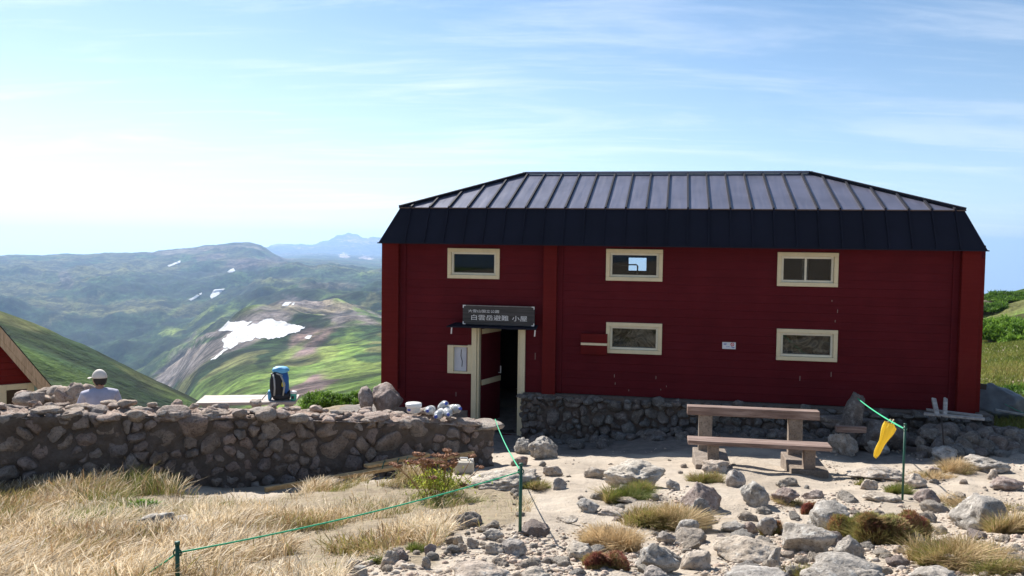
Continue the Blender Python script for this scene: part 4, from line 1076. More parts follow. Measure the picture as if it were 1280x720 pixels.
for i in range(nseam):
    t = (i + .6) / nseam; u = K_[0][0] + (K_[1][0] - K_[0][0]) * t
    for side in (0, 1):
        ke = .02 if side == 0 else WKB; ee = -EO if side == 0 else WB
        # seam runs straight back (constant u) until ridge or hip
        if u < R0[0]: s = (u - K_[0][0]) / (R0[0] - K_[0][0])
        elif u > R1[0]: s = (K_[1][0] - u) / (K_[1][0] - R1[0])
        else: s = 1
        a = (u, ke, zK + .02); b = (u, ke + (WR - ke) * s, zK + (zR - zK) * s + .02)
        eu = u
        if side == 0:
            mb = MB(); mb.bar(a, b, .03, .036); mb.build('standing_seam', M['fascia'], rf)
            mb = MB(); mb.bar((eu, ee - .006, zE), (u, ke - .006, zK + .012), .03, .03); mb.build('standing_seam', M['fascia'], rf)
        elif i % 1 == 0:
            mb = MB(); mb.bar(a, b, .03, .036); mb.build('standing_seam', M['fascia'], rf)
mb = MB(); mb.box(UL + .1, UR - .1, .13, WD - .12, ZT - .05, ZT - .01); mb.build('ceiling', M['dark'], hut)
# masonry foundation
bag = Bag()
def hw(u, w, z=0.): return np.array([u * cy_ + w * sy_, 15.4 - u * sy_ + w * cy_, z])
fa, fb = hw(UM - .45, -.12)[:2], hw(UR + .15, -.2)[:2]; Lf = np.linalg.norm(fb - fa); ef = (fb - fa) / Lf; nf = np.array([ef[1], -ef[0]])
_fb = [H(*(fa + ef * s + nf * .2)) - .12 for s in np.linspace(0, Lf, 20)]
fbot = lambda s: float(np.interp(s, np.linspace(0, Lf, 20), _fb)); ftop = lambda s: ZB - .0 - (.25 if s > Lf - .2 else 0)
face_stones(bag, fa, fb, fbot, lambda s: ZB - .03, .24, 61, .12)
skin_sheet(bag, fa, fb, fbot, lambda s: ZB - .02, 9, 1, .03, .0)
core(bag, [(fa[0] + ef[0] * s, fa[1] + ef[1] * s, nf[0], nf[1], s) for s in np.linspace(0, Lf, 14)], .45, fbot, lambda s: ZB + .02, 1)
face_stones(bag, hw(UM - .45, .3)[:2], fa, lambda s: -.2, lambda s: ZB - .03, .2, 62, .06)
pts = []
for s in np.arange(0, Lf, .17):
    p = fa + ef * s + nf * g_.uniform(.0, .1); pts.append((p[0], p[1], ZB - .07 + g_.uniform(-.03, .02)))
lumps(bag, pts, .07, .13, 64, 0, 3, .45)
# rubble toe
pts = []
for k in range(150):
    s = g_.uniform(0, Lf); o_ = abs(g_.normal(0, .32)) + .1; p = fa + ef * s + nf * o_; pts.append((p[0], p[1], H(p[0], p[1]) + g_.uniform(-.02, .06)))
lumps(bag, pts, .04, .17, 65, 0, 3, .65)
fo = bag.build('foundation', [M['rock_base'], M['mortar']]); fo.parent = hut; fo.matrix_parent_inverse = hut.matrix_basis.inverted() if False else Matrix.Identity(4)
bpy.context.view_layer.update(); fo.matrix_parent_inverse = hut.matrix_world.inverted()
# left plinth under the door part
mb = MB(); mb.box(UL - .02, door[0] - .12, -.06, .3, -.4, .28); mb.build('plinth', M['concrete'], hut, bevel=.01)

# name board above the door
sb0 = rect(578.5, 381, 668, 408, -.19); su, sz = (sb0[0] + sb0[1]) / 2, (sb0[2] + sb0[3]) / 2; SW, SH = sb0[1] - sb0[0], sb0[3] - sb0[2] + .005
wx = hw(su, -.155, 0); sg = empty('signboard', (wx[0], wx[1], sz), -YAW); tag(sg, 'dark wooden name board with white brushed Japanese writing above the hut door', 'sign')
mb = MB(); mb.box(-SW / 2, SW / 2, -.035, .0, -SH / 2, SH / 2); mb.build('board', M['sign_board'], sg, bevel=.004)
for sx in (-1, 1):
    for sz_ in (-1, 1):
        mb = MB(); x, z = sx * (SW / 2 - .003), sz_ * (SH / 2 - .003); mb.box(min(x, x - sx * .05), max(x, x - sx * .05), -.042, -.036, min(z, z - sz_ * .016), max(z, z - sz_ * .016)); mb.box(min(x, x - sx * .016), max(x, x - sx * .016), -.0425, -.0362, min(z - sz_ * .017, z - sz_ * .05), max(z - sz_ * .017, z - sz_ * .05)); mb.build('corner_bracket', M['bracket'], sg)
mb = MB(); mb.box(-SW / 2 + .055, SW / 2 - .055, -.041, -.036, SH / 2 - .014, SH / 2 - .006); mb.build('edge_strip', m_plain('worn_edge', (.35, .3, .28), .6, var=.4, scale=12), sg)
def text(s, size, x, z, parent, mat, name='lettering', y=-.0365, squeeze=1.0, width=None, bold=.0):
    cu = bpy.data.curves.new('t', 'FONT'); cu.body = s; cu.size = size; cu.align_x = 'LEFT'; cu.align_y = 'CENTER'; cu.extrude = .0012; cu.offset = bold; cu.resolution_u = 3
    to = bpy.data.objects.new('t', cu); COL.objects.link(to); bpy.context.view_layer.update()
    me = bpy.data.meshes.new_from_object(to.evaluated_get(bpy.context.evaluated_depsgraph_get())); bpy.data.objects.remove(to)
    me.name = name; me.materials.clear(); me.materials.append(mat)
    o = bpy.data.objects.new(name, me); link(o, parent); o.rotation_euler = (R(90), 0, 0)
    vx = [v.co.x for v in me.vertices]; k = (width / (max(vx) - min(vx))) if width else squeeze
    o.scale = (k, 1, 1); o.location = (x - min(vx) * k, y, z); return o
k_ = SW / 89.5
text('大雪山国立公園', .058, -SW / 2 + 7 * k_, SH / 2 - 7.6 * k_ , sg, M['lettering'], width=38.5 * k_, bold=.0)
text('白雲岳避難', .105, -SW / 2 + 11 * k_, -3.6 * k_, sg, M['lettering'], width=46.5 * k_, bold=.0)
text('小屋', .105, -SW / 2 + 62 * k_, -3.6 * k_, sg, M['lettering'], width=18.5 * k_, bold=.0)

# small white notice on the wall
a = rect(903, 427.5, 919.5, 436.5, -.012); c = hw((a[0] + a[1]) / 2, -.012, (a[2] + a[3]) / 2)
nt = empty('notice', tuple(c), -YAW); tag(nt, 'small white notice with a red ring and blue writing on the red wall', 'sign')
w2, h2 = (a[1] - a[0]) / 2, (a[3] - a[2]) / 2
mb = MB(); mb.box(-w2, w2, -.004, .004, -h2, h2); mb.build('plate', M['white_board'], nt)
mb = MB(); mb.tube([(.055 + .026 * math.cos(t), -.006, .022 + .026 * math.sin(t)) for t in np.linspace(0, 2 * math.pi, 20)], .0055, 6); mb.bar((.038, -.006, .04), (.072, -.006, .004), .008, .003, (0, 1, 0)); mb.build('symbol', M['ink_red'], nt)
mb = MB()
for i, (x, z, l) in enumerate(((-.09, .03, .03), (-.09, .016, .045), (-.06, .03, .02), (-.045, -.022, .02), (-.02, -.02, .03), (.03, -.022, .03), (.065, -.024, .03), (.05, -.036, .04))):
    mb.box(x, x + l, -.0055, -.0042, z - .004, z + .004)
mb.build('writing', M['ink_blue'], nt)

# ------------------------------------------------------------------ rocks by the left corner of the hut
def rock_at(px, py, d, size, mat, label, seed, cuts=9, z=None, rot=0, name='boulder'):
    p = at(px, py, d); v, f = rock_verts(4, seed, size, cuts, .1); v = rotz(v, rot)
    o = mesh_np(name, v, f, M[mat]); o.location = tuple(p); tag(o, label, 'boulder'); return o
rock_at(483, 498, 15.2, (.27, .28, .29), 'rock_pink', 'big pinkish boulder at the left corner of the hut', 91, 8)
rock_at(457, 501, 15.0, (.14, .2, .25), 'rock_pink', 'dark upright block left of the pinkish corner boulder', 92, 10)

# ------------------------------------------------------------------ picnic bench
fl, _ = ground(893, 585); fr_, _ = ground(1003, 590)
ax = fr_[:2] - fl[:2]; ang = R(-9.5); mid = (fl[:2] + fr_[:2]) / 2
pn = np.array([-math.sin(ang), math.cos(ang)])
gz = min(fl[2], fr_[2]); Lb = np.linalg.norm(ax) * .985
pb = empty('picnic_bench', (mid[0] + pn[0] * .2, mid[1] + pn[1] * .2, gz), ang); tag(pb, 'weathered plank bench with a narrow raised table plank on concrete feet', 'bench')
def bloc(px, py, hz):
    """picture point at height hz above the bench foot, in bench coordinates"""
    d = ray(px, py); t = (gz + hz - ZC) / d[2]; P = CAMP + d * t; q = P[:2] - np.array(pb.location[:2]); return q[0] * math.cos(ang) + q[1] * math.sin(ang), -q[0] * math.sin(ang) + q[1] * math.cos(ang)
SH_ = .42; s0 = bloc(860, 550, SH_); s1 = bloc(1041, 560, SH_); s2 = bloc(859, 540, SH_); s3 = bloc(1031, 548.5, SH_)
THt = .70; t0 = bloc(859, 506, THt); t1 = bloc(1027, 517, THt)
print('bench seat', s0, s1, s2, s3, 'table', t0, t1, 'gz', gz, 'L', Lb)
mb = MB(); sy0 = (s0[1] + s1[1]) / 2; sy1 = max(sy0 + .26, (s2[1] + s3[1]) / 2)
s0 = (s0[0], (s0[1] + s1[1]) / 2); s1 = (s1[0], s0[1]); t0 = (t0[0], (t0[1] + t1[1]) / 2); t1 = (t1[0], t0[1])
mb.hexa([(s0[0], s0[1], SH_ - .05), (s1[0], s1[1], SH_ - .05), (s1[0] - .0, s1[1] + .28, SH_ - .05), (s0[0], s0[1] + .28, SH_ - .05), (s0[0], s0[1], SH_), (s1[0], s1[1], SH_), (s1[0], s1[1] + .28, SH_), (s0[0], s0[1] + .28, SH_)])
mb.build('seat', M['bench_wood'], pb, bevel=.006)
mb = MB(); mb.hexa([(t0[0], t0[1], THt - .11), (t1[0], t1[1], THt - .11), (t1[0], t1[1] + .16, THt - .11), (t0[0], t0[1] + .16, THt - .11), (t0[0], t0[1], THt), (t1[0], t1[1], THt), (t1[0], t1[1] + .16, THt), (t0[0], t0[1] + .16, THt)])
mb.build('tabletop', M['bench_wood'], pb, bevel=.006)
for xc in (-Lb / 2, Lb / 2):
    sy = s0[1] + (s1[1] - s0[1]) * .5; ty = (t0[1] + t1[1]) / 2
    mb = MB(); mb.box(xc - .21, xc + .21, sy + .02, ty + .2, -.1, .13); ft = mb.build('foot', M['concrete'], pb, bevel=.012)
    mb = MB(); mb.box(xc - .065, xc + .065, sy + .06, sy + .22, .125, SH_ - .052); mb.build('leg', M['concrete'], pb, bevel=.008)
    mb = MB(); mb.box(xc - .085 - .06, xc + .085 - .06, ty + .02, ty + .15, .125, THt - .112); mb.build('leg', M['concrete'], pb, bevel=.008)

# ------------------------------------------------------------------ stakes, ropes, flag
def stake(px, pyb, pyt, label):
    Q, t = ground(px, pyb); hgt_ = (pyb - pyt) * t / FPX * 1.03
    e = empty('rope_stake', tuple(Q)); tag(e, label, 'stake')
    mb = MB(); mb.tube([(0, 0, -.1), (0, 0, hgt_)], .0105, 8); mb.build('rod', M['stake'], e, smooth=True)
    mb = MB(); mb.tube([(.0 + .018 * math.cos(a), .0, hgt_ - .04 + .018 * math.sin(a)) for a in np.linspace(0, 2 * math.pi, 12)], .004, 6); mb.tube([(0, 0, hgt_ - .002), (0, 0, hgt_ + .012)], .013, 8); mb.build('hook', M['stake'], e, smooth=True)
    return Vector(Q) + Vector((0, 0, hgt_ - .04)), Q
k1_, q1 = stake(650, 668, 583, 'thin dark green rope stake at the left of the sandy path')
k2_, q2 = stake(222, 735, 681, 'short green rope stake in the dry grass at the bottom left')
k3_, q3 = stake(1128, 625, 533, 'tall green rope stake next to the yellow flag')
def rope(pts, label, sag=.05, r=.0065):
    out = []
    for a, b in zip(pts[:-1], pts[1:]):
        for i in range(14):
            t = i / 14; p = a.lerp(b, t); p.z -= sag * 4 * t * (1 - t); out.append(p)
    out.append(pts[-1]); mb = MB(); mb.tube(out, r, 7); o = mb.build('rope', M['rope'], smooth=True); tag(o, label, 'rope'); return o
wend = Vector(at(619, 524, 11.3)); rope([wend, k1_], 'green rope slanting from the wall end down to the path stake', .04, .005)
e4 = Vector(at(130, 735, 4.3)); rope([k1_, k2_, e4], 'green rope running across the dry grass to the bottom left', .03, .0042)
# leaning slab with the far rope end
sl = rock_at(1068, 524, 13.0, (.17, .18, .5), 'rock_base', 'tall dark leaning slab holding the rope end right of the bench', 93, 12, rot=.4); sl.rotation_euler = (0, .22, 0)
sl2 = rock_at(1100, 545, 12.9, (.45, .36, .26), 'rock_base', 'wide dark block under the leaning slab in the hut shadow', 94, 10)
sl3 = rock_at(1058, 527, 13.15, (.45, .25, .11), 'rock_base', 'dark flat capping slab resting behind the round boulder', 95, 10)
rend = Vector(at(1072, 498, 12.6)); rope([rend, k3_], 'green rope from the leaning slab down to the tall stake', .02, .008)
mb = MB(); mb.bar(at(1045, 536, 12.5), at(1082, 537, 12.5), .08, .09); o = mb.build('timber_block', M['bench_wood'], bevel=.008); tag(o, 'short reddish timber block lying on the round boulder in shadow', 'timber')
# yellow flag: furled cloth hanging from the rope
def m_cloth():
    n = NT('flag_cloth'); k = (.98, .76, .10); n.col(k); n.rough(.8); tr = n.n('ShaderNodeBsdfTranslucent'); tr.inputs[0].default_value = (*k, 1)
    mx = n.n('ShaderNodeMixShader'); mx.inputs[0].default_value = .5; n.l(n.b.outputs[0], mx.inputs[1]); n.l(tr.outputs[0], mx.inputs[2]); n.l(mx.outputs[0], n.out.inputs['Surface'])
    n.bump(n.noise(n.coord('Object', (6, 6, 1)), 9, 5, .6), .8, .01); return n.m
M['yellow'] = m_cloth()
def flag():
    a = rend.lerp(k3_, .72); tip = Vector(at(1096, 572, 12.0)); d0 = proj(a)[2]; tip = Vector(at(1094, 572, d0 - .12)); top = Vector(at(1114, 531, d0))
    ax = (tip - top); L = ax.length; ax.normalize(); side = Vector(RT).cross(Vector((0, 0, 0)) + ax); s1 = Vector((ax.z, 0, -ax.x)).normalized(); s2 = ax.cross(s1).normalized()
    mb = MB(); n = 28; m = 16; V = []; F = []
    for i in range(m + 1):
        t = i / m; rad = .046 * (1 - t) ** .7 + .014 + .006 * math.sin(9 * t)
        for k in range(n):
            th = 2 * math.pi * k / n; rr = rad * (1 + .28 * math.sin(3 * th + 1.2 * t) + .16 * math.sin(7 * th + 3 * t))
            p = top + ax * (L * t) + s1 * rr * math.cos(th) + s2 * rr * .55 * math.sin(th); V.append(p)
    for i in range(m):
        for k in range(n): F.append((i * n + k, i * n + (k + 1) % n, (i + 1) * n + (k + 1) % n, (i + 1) * n + k))
    F.append(tuple(range(n))); F.append(tuple((m * n + k) for k in range(n))[::-1])
    mb.add(V, F); e = empty('flag', tuple(top)); tag(e, 'bright yellow furled flag hanging from the green rope', 'flag')
    o = mb.build('cloth', M['yellow'], e, smooth=True, loc=-Vector(e.location))
    mb = MB(); mb.tube([top + s1 * .05, top - ax * .05 + s1 * .03], .008, 6); mb.tube([top - s1 * .02, top - ax * .045 - s1 * .03], .007, 6); mb.tube([top + s2 * .01, top - ax * .07], .006, 6); mb.build('tie', M['cream'], e, loc=-Vector(e.location))
flag()
# scrap boards at the right foundation
def plank(a, b, w, h, mat, label, name='board', up=(0, 0, 1)):
    mb = MB(); mb.bar(a, b, w, h, up); o = mb.build(name, M[mat], bevel=.004); tag(o, label, 'board'); return o
plank(at(1155, 517, 13.1), at(1231, 524, 12.7), .10, .035, 'grey_wood', 'pale weathered board lying flat at the foot of the right corner post')
plank(at(1158, 512, 13.25), at(1228, 520, 13.0), .09, .03, 'grey_wood', 'second pale board lying behind the flat weathered one')
plank(at(1167, 498, 13.2), at(1172, 521, 12.95), .07, .03, 'grey_wood', 'short upright pale board leaning on the wall, left of two', up=(0, 1, 0))
plank(at(1182, 498, 13.2), at(1181, 521, 12.95), .06, .03, 'grey_wood', 'short upright pale board leaning on the wall, right of two', up=(0, 1, 0))
mb = MB(); mb.tube([at(1177, 521, 12.7), at(1180, 560, 12.1)], .012, 6); o = mb.build('pole', M['timber_dark'], smooth=True); tag(o, 'thin rusty brown pole standing in front of the scrap boards', 'pole')
rock_at(1245, 505, 15.6, (.5, .4, .36), 'tarp', 'dark tarpaulin covered heap beyond the right corner of the hut', 96, 6, name='tarp_heap')['category'] = 'tarpaulin'
plank(at(1244, 512, 14.6), at(1300, 522, 14.4), .06, .03, 'grey_wood', 'thin pale lath lying beside the tarpaulin heap')
rope([Vector(at(1256, 505, 14.9)), Vector(at(1310, 526, 13.4))], 'green rope leading from the tarpaulin heap to the right edge', .03, .005)
mb = MB(); mb.bar(hw(UR - .02, .6, 1.05), hw(UR + .28, .6, 1.02), .07, .09); o = mb.build('beam_end', M['timber_dark'], hut); o.matrix_parent_inverse = hut.matrix_world.inverted()
# rubble bank at right
bag = Bag(); pts = []
for k in range(130):
    px = g_.uniform(1150, 1330); py = g_.uniform(530, 574); d = 12.9 - (py - 530) * .018; p = at(px, py, d); z = min(p[2], ZB - .1); pts.append((p[0], p[1], z))
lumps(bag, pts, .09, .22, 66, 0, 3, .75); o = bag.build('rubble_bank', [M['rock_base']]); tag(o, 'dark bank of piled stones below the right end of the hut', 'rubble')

# ------------------------------------------------------------------ timber by the stone wall
p0 = at(331, 620, 9.4); p1 = at(592, 566, 10.95)
for P in (p0,): P[2] = max(P[2], H(P[0], P[1]) + .03)
plank(p0, p1, .045, .05, 'new_wood', 'long pale squared timber lying along the foot of the stone wall')
q0 = np.array(p0) * .42 + np.array(p1) * .58 + (.0, .12, .03); q0 = p0 + (p1 - p0) * .44 + np.array([0, .07, .05]); q1_ = p0 + (p1 - p0) * .75 + np.array([0, .1, .06])
plank(q0, q1_, .11, .035, 'new_wood', 'short wide board strapped on top of the long timber')
q0b = p0 + (p1 - p0) * .33 + np.array([0, -.06, .0]); q1b = p0 + (p1 - p0) * .72 + np.array([0, -.06, .0]); plank(q0b, q1b, .05, .04, 'new_wood', 'yellowish lath in front of the long timber')
for i, (t, lb) in enumerate(((.53, 'first from the left'), (.60, 'second from the left'), (.645, 'third from the left'))):
    c = p0 + (p1 - p0) * t; mb = MB(); rr = .075
    mb.tube([Vector(c) + Vector((.01 * math.sin(a), rr * 1.35 * math.cos(a) + .02, .03 + rr * .75 * math.sin(a))) for a in np.linspace(0, 2 * math.pi, 18)], .007, 6); o = mb.build('strap', M['stake'], smooth=True)
    tag(o, 'dark green cord tied round the timbers, ' + lb, 'cord')
cq, t = ground(579, 594); e = empty('canister', (cq[0], cq[1] + .1, cq[2])); tag(e, 'dirty cream canister at the foot of the stone wall behind the withered plant', 'canister')
mb = MB(); mb.box(-.12, .12, -.09, .09, 0, .15); mb.build('body', m_plain('dirty_plastic', (.5, .45, .36), .6), e, bevel=.03); mb = MB(); mb.tube([(-.05, 0, .15), (-.04, 0, .18), (.04, 0, .18), (.05, 0, .15)], .01); mb.build('handle', M['white_plastic'], e); mb = MB(); mb.lathe([(.025, .145), (.025, .17)], (.09, 0, 0), 14); mb.build('cap', M['white_plastic'], e)

# ------------------------------------------------------------------ things on the wall
def wall_top_at(px, py, d): return at(px, py, d)
tb = wall_top_at(517, 515.5, 11.15); e = empty('tub', tuple(tb)); tag(e, 'round white plastic tub standing on the stone wall', 'tub')
mb = MB(); mb.lathe([(.075, 0), (.088, .01), (.09, .07), (.094, .075)], n=28); mb.build('body', M['white_plastic'], e, smooth=False, bevel=0)
mb = MB(); mb.lathe([(.104, .075), (.106, .08), (.106, .115), (.098, .125), (0.01, .128)], n=28); mb.build('lid', M['white_plastic'], e)
mb = MB(); mb.box(-.07, -.03, -.0965, -.0945, .035, .06); mb.build('print', M['ink_blue'], e)
for o in e.children:
    if o.type == 'MESH':
        for p in o.data.polygons: p.use_smooth = len(p.vertices) == 4
bl_spots = [((537, 513, 11.2), (-.10, -.9, .12), 'leftmost of the five clear bottles, lying on the stone wall with its blue cap forward'),
            ((549, 518, 11.05), (-.25, -1, -.05), 'lowest left clear bottle of the pile with a dark blue cap forward'),
            ((560, 516, 11.05), (.1, -1, .02), 'middle clear bottle of the pile with blue cap facing the path'),
            ((555, 507, 11.25), (.3, -.9, .4), 'topmost clear bottle of the pile showing its rounded shoulder'),
            ((570, 511, 11.2), (.5, -.9, .2), 'rightmost of the five clear bottles with ringed side')]
for (s, d, lb) in bl_spots:
    p = Vector(at(*s)); dr = Vector(d).normalized(); q = dr.to_track_quat('Z', 'Y'); e = empty('water_bottle', tuple(p)); e.rotation_mode = 'QUATERNION'; e.rotation_quaternion = q
    tag(e, lb, 'bottle', 'clear plastic bottles piled on the wall')
    mb = MB(); mb.lathe([(.045, -.16), (.058, -.155), (.06, -.1), (.055, -.09), (.06, -.08), (.06, -.02), (.055, -.01), (.06, 0), (.058, .05), (.035, .09), (.018, .11), (.018, .13)], n=22)
    o = mb.build('body', M['bottle'], e, smooth=True); mb = MB(); mb.lathe([(.021, .118), (.021, .143), (.019, .145)], n=16); mb.build('cap', M['ink_blue'], e)
    mb = MB(); mb.lathe([(.0612, -.075), (.0612, -.025)], n=22); mb.build('wrapper', M['white_plastic'], e)

# table behind the wall
ta, tb_ = at(250, 496, 12.3), at(372, 500.5, 12.5); tz = (ta[2] + tb_[2]) / 2
e = empty('plank_table', ((ta[0] + tb_[0]) / 2, (ta[1] + tb_[1]) / 2, H((ta[0] + tb_[0]) / 2, 12.4)), math.atan2(tb_[1] - ta[1], tb_[0] - ta[0])); tag(e, 'pale plank table behind the stone wall, its top level with the wall', 'table')
hz = tz - e.location.z; Lt = math.hypot(tb_[0] - ta[0], tb_[1] - ta[1])
for k in range(3):
    mb = MB(); mb.box(-Lt / 2, Lt / 2, -.3 + k * .21, -.1 + k * .21, hz - .04, hz); mb.build('plank', M['table_wood'], e, bevel=.005)
for sx in (-1, 1):
    for yy in (-.25, .25): mb = MB(); mb.box(sx * (Lt / 2 - .12) - .035, sx * (Lt / 2 - .12) + .035, yy - .035, yy + .035, 0, hz - .042); mb.build('leg', M['grey_wood'], e)
# backpack
def backpack():
    p = at(349, 501, 12.35); e = empty('backpack', (p[0], p[1], tz + .002), R(12)); tag(e, 'blue and black hiking backpack standing on the table behind the stone wall', 'backpack')
    def blob(cx, cy, cz, sx, sy, sz, seed=1, pw=.55, sub=3):
        v, f = ICO[sub]; q = np.sign(v) * np.abs(v) ** (pw + .15); q = q * (1 + .13 * fbm(v * 2.2 + seed, 3, seed))[:, None]; return q * np.array([sx, sy, sz]) / 1.0 + np.array([cx, cy, cz]), f
    def mk(name, mat, *bs):
        b = Bag()
        for x in bs: b.add(*blob(*x))
        return b.build(name, [mat], e)
    blue = m_plain('pack_blue', (.02, .11, .34), .6, var=.25, bump=.3); lb = m_plain('pack_sky', (.12, .42, .7), .6, var=.2); blk = m_plain('pack_black', (.015, .015, .02), .7, var=.3); gry = m_plain('strap_grey', (.4, .4, .38), .7); yl = m_plain('pack_yellow', (.75, .62, .05), .6)
    mk('body', blue, (.01, 0, .22, .13, .1, .22, 2)); mk('top_lid', lb, (.02, .0, .43, .115, .1, .05, 3)); mk('back_panel', blk, (-.03, -.08, .22, .095, .04, .19, 4)); mk('hip_belt', blk, (.03, -.09, .06, .12, .04, .05, 5))
    mk('side_pocket', lb, (-.13, 0, .07, .03, .07, .07, 6)); mk('side_pocket', blk, (.13, 0, .07, .03, .07, .07, 7)); mk('patch', yl, (.062, -.1, .235, .03, .012, .035, 8))
    for x, dx in ((-.075, .015), (.02, .04)):
        mb = MB(); mb.tube([(x, -.1, .38), (x + dx, -.14, .3), (x + dx * 1.5, -.15, .2), (x + dx, -.12, .08)], .012, 8); mb.build('shoulder_strap', gry, e, smooth=True)
    mb = MB(); mb.tube([(-.11, -.06, .38), (-.02, -.1, .39), (.05, -.1, .36)], .013, 8); mb.build('sternum_strap', gry, e, smooth=True)
    mb = MB(); mb.tube([(-.15, -.05, .12), (-.24, -.06, .01)], .008, 6); mb.build('dangling_strap', gry, e, smooth=True)
    p = at(367, 500.5, 12.3); m = empty('mug', (p[0], p[1], tz + .002)); tag(m, 'small green and white cup beside the blue backpack', 'cup')
    mb = MB(); mb.lathe([(.038, 0), (.042, .01), (.045, .1), (.04, .11)], n=20); mb.build('body', m_plain('mug_green', (.05, .38, .26), .4), m, smooth=True); mb = MB(); mb.lathe([(.046, .1), (.046, .13), (.02, .14)], n=20); mb.build('lid', M['white_plastic'], m); mb = MB(); mb.box(-.015, .015, -.047, -.042, .03, .07); mb.build('print', M['black'], m)
backpack()

# ------------------------------------------------------------------ seated person
def skin_mesh(name, joints, edges, radii, mat, parent, sub=2, root=0):
    me = bpy.data.meshes.new(name); me.from_pydata(joints, edges, []); o = bpy.data.objects.new(name, me); link(o, parent)
    sk = o.modifiers.new('s', 'SKIN'); sk.use_smooth_shade = True
    for i, r in enumerate(radii):
        me.skin_vertices[0].data[i].radius = r if isinstance(r, tuple) else (r, r)
    me.skin_vertices[0].data[root].use_root = True
    o.modifiers.new('d', 'SUBSURF').levels = sub; o.modifiers['d'].render_levels = sub
    me.materials.append(mat); return o
def person():
    p = at(125, 500, 11.4); gz_ = H(p[0], p[1]); top = at(122, 464.5, 11.4)[2]; e = empty('person', (p[0] - .0, p[1], top - 1.27), R(28))
    tag(e, 'person in pale cap and lavender shirt sitting behind the stone wall, face turned away', 'person')
    skin = m_plain('skin', (.42, .23, .15), .55, var=.08); shirt = m_plain('shirt', (.42, .42, .52), .8, var=.12, scale=9, bump=.4); trou = m_plain('trousers', (.08, .08, .09), .8); hair = m_plain('hair', (.012, .01, .01), .6, bump=.6); cap = m_plain('cap_cloth', (.72, .66, .58), .8, var=.08)
    # facing +Y (away), seat at .45
    J = [(0, 0, .5), (0, .01, .68), (0, .03, .86), (0, .05, .97), (0, .06, 1.03), (0, .075, 1.10)]
    Er = [(0, 1), (1, 2), (2, 3), (3, 4), (4, 5)]; Rr = [(.15, .12), (.14, .11), (.16, .11), (.10, .08), (.052, .052), (.055, .06)]
    for s in (-1, 1):
        b = len(J); J += [(s * .16, .05, .95), (s * .25, .09, .70), (s * .19, .30, .62), (s * .16, .38, .62), (s * .10, .08, .48), (s * .13, .46, .49), (s * .13, .5, .06), (s * .14, .66, .03)]
        Er += [(3, b), (b, b + 1), (b + 1, b + 2), (b + 2, b + 3), (0, b + 4), (b + 4, b + 5), (b + 5, b + 6), (b + 6, b + 7)]; Rr += [.06, .046, .035, .034, .095, .068, .045, .035]
    body = skin_mesh('body', J, Er, Rr, skin, e)
    # shirt over torso and sleeves
    J2 = [(0, 0, .5), (0, .01, .68), (0, .025, .88), (0, .045, 1.01), (0, .06, 1.06)]; E2 = [(0, 1), (1, 2), (2, 3), (3, 4)]; R2 = [(.185, .15), (.185, .145), (.20, .135), (.15, .10), (.058, .062)]
    for s in (-1, 1):
        b = len(J2); J2 += [(s * .175, .05, .96), (s * .26, .09, .70), (s * .2, .27, .63)]; E2 += [(3, b), (b, b + 1), (b + 1, b + 2)]; R2 += [.078, .068, .052]
    skin_mesh('shirt', J2, E2, R2, shirt, e)
    J3 = [(0, .02, .5)]; E3 = []; R3 = [(.16, .13)]
    for s in (-1, 1):
        b = len(J3); J3 += [(s * .1, .1, .49), (s * .13, .46, .5), (s * .13, .5, .1)]; E3 += [(0, b), (b, b + 1), (b + 1, b + 2)]; R3 += [.11, .082, .065]
    skin_mesh('trousers', J3, E3, R3, trou, e)
    # head as part of the body mesh would be hidden by hair and cap; shaped skull with face
    hd = empty('h', (0, 0, 0)); bpy.data.objects.remove(hd)
    v, f = ICO[4]; q = v.copy(); q[:, 0] *= .076; q[:, 1] *= .098; q[:, 2] *= .115
    jaw = (v[:, 2] < -.1); q[jaw, 0] *= (1 - .25 * (-v[jaw, 2])); fr = (v[:, 1] > .6)
    nose = np.exp(-((v[:, 0] / .13) ** 2 + ((v[:, 2] + .12) / .2) ** 2)) * (v[:, 1] > 0) * .026; q[:, 1] += nose
    for sx in (-1, 1):
        q[:, 1] -= np.exp(-(((v[:, 0] - sx * .36) / .16) ** 2 + ((v[:, 2] - .08) / .11) ** 2)) * (v[:, 1] > 0) * .009
        ear = np.exp(-(((v[:, 1] + .05) / .16) ** 2 + ((v[:, 2] + .05) / .25) ** 2)) * (v[:, 0] * sx > .8); q[:, 0] += sx * ear * .022
    q[:, 1] -= np.exp(-((v[:, 0] / .3) ** 2 + ((v[:, 2] + .5) / .06) ** 2)) * (v[:, 1] > 0) * .005
    TH_ = R(38); off = np.array([0, .085, 1.16]); qq = rotz(q, TH_) + off
    mesh_np('head', qq, f, skin, e)
    m_ = (v[:, 2] > -.62) & (v[:, 1] < .35) & ~((v[:, 1] > .1) & (v[:, 2] < .2)); vv = q * 1.07; fm = f[m_[f].all(1)]
    hr = mesh_np('hair', rotz(vv, TH_) + off, fm, hair, e); sm = hr.modifiers.new('s', 'SOLIDIFY'); sm.thickness = .008
    m_ = v[:, 2] > .12; vv = q * np.array([1.14, 1.14, 1.13]) + (0, 0, .004); fm = f[m_[f].all(1)]
    cp = mesh_np('cap', rotz(vv, TH_) + off, fm, cap, e); sm = cp.modifiers.new('s', 'SOLIDIFY'); sm.thickness = .006
    V = []; F = []; n = 14
    for i in range(n + 1):
        a = math.pi * i / n; V.append((.078 * math.cos(a), .07 + .03 * math.sin(a), .022)); V.append((.085 * math.cos(a), .085 + .10 * math.sin(a), .008 + .004 * math.sin(a)))
    for i in range(n): F.append((2 * i, 2 * i + 1, 2 * i + 3, 2 * i + 2))
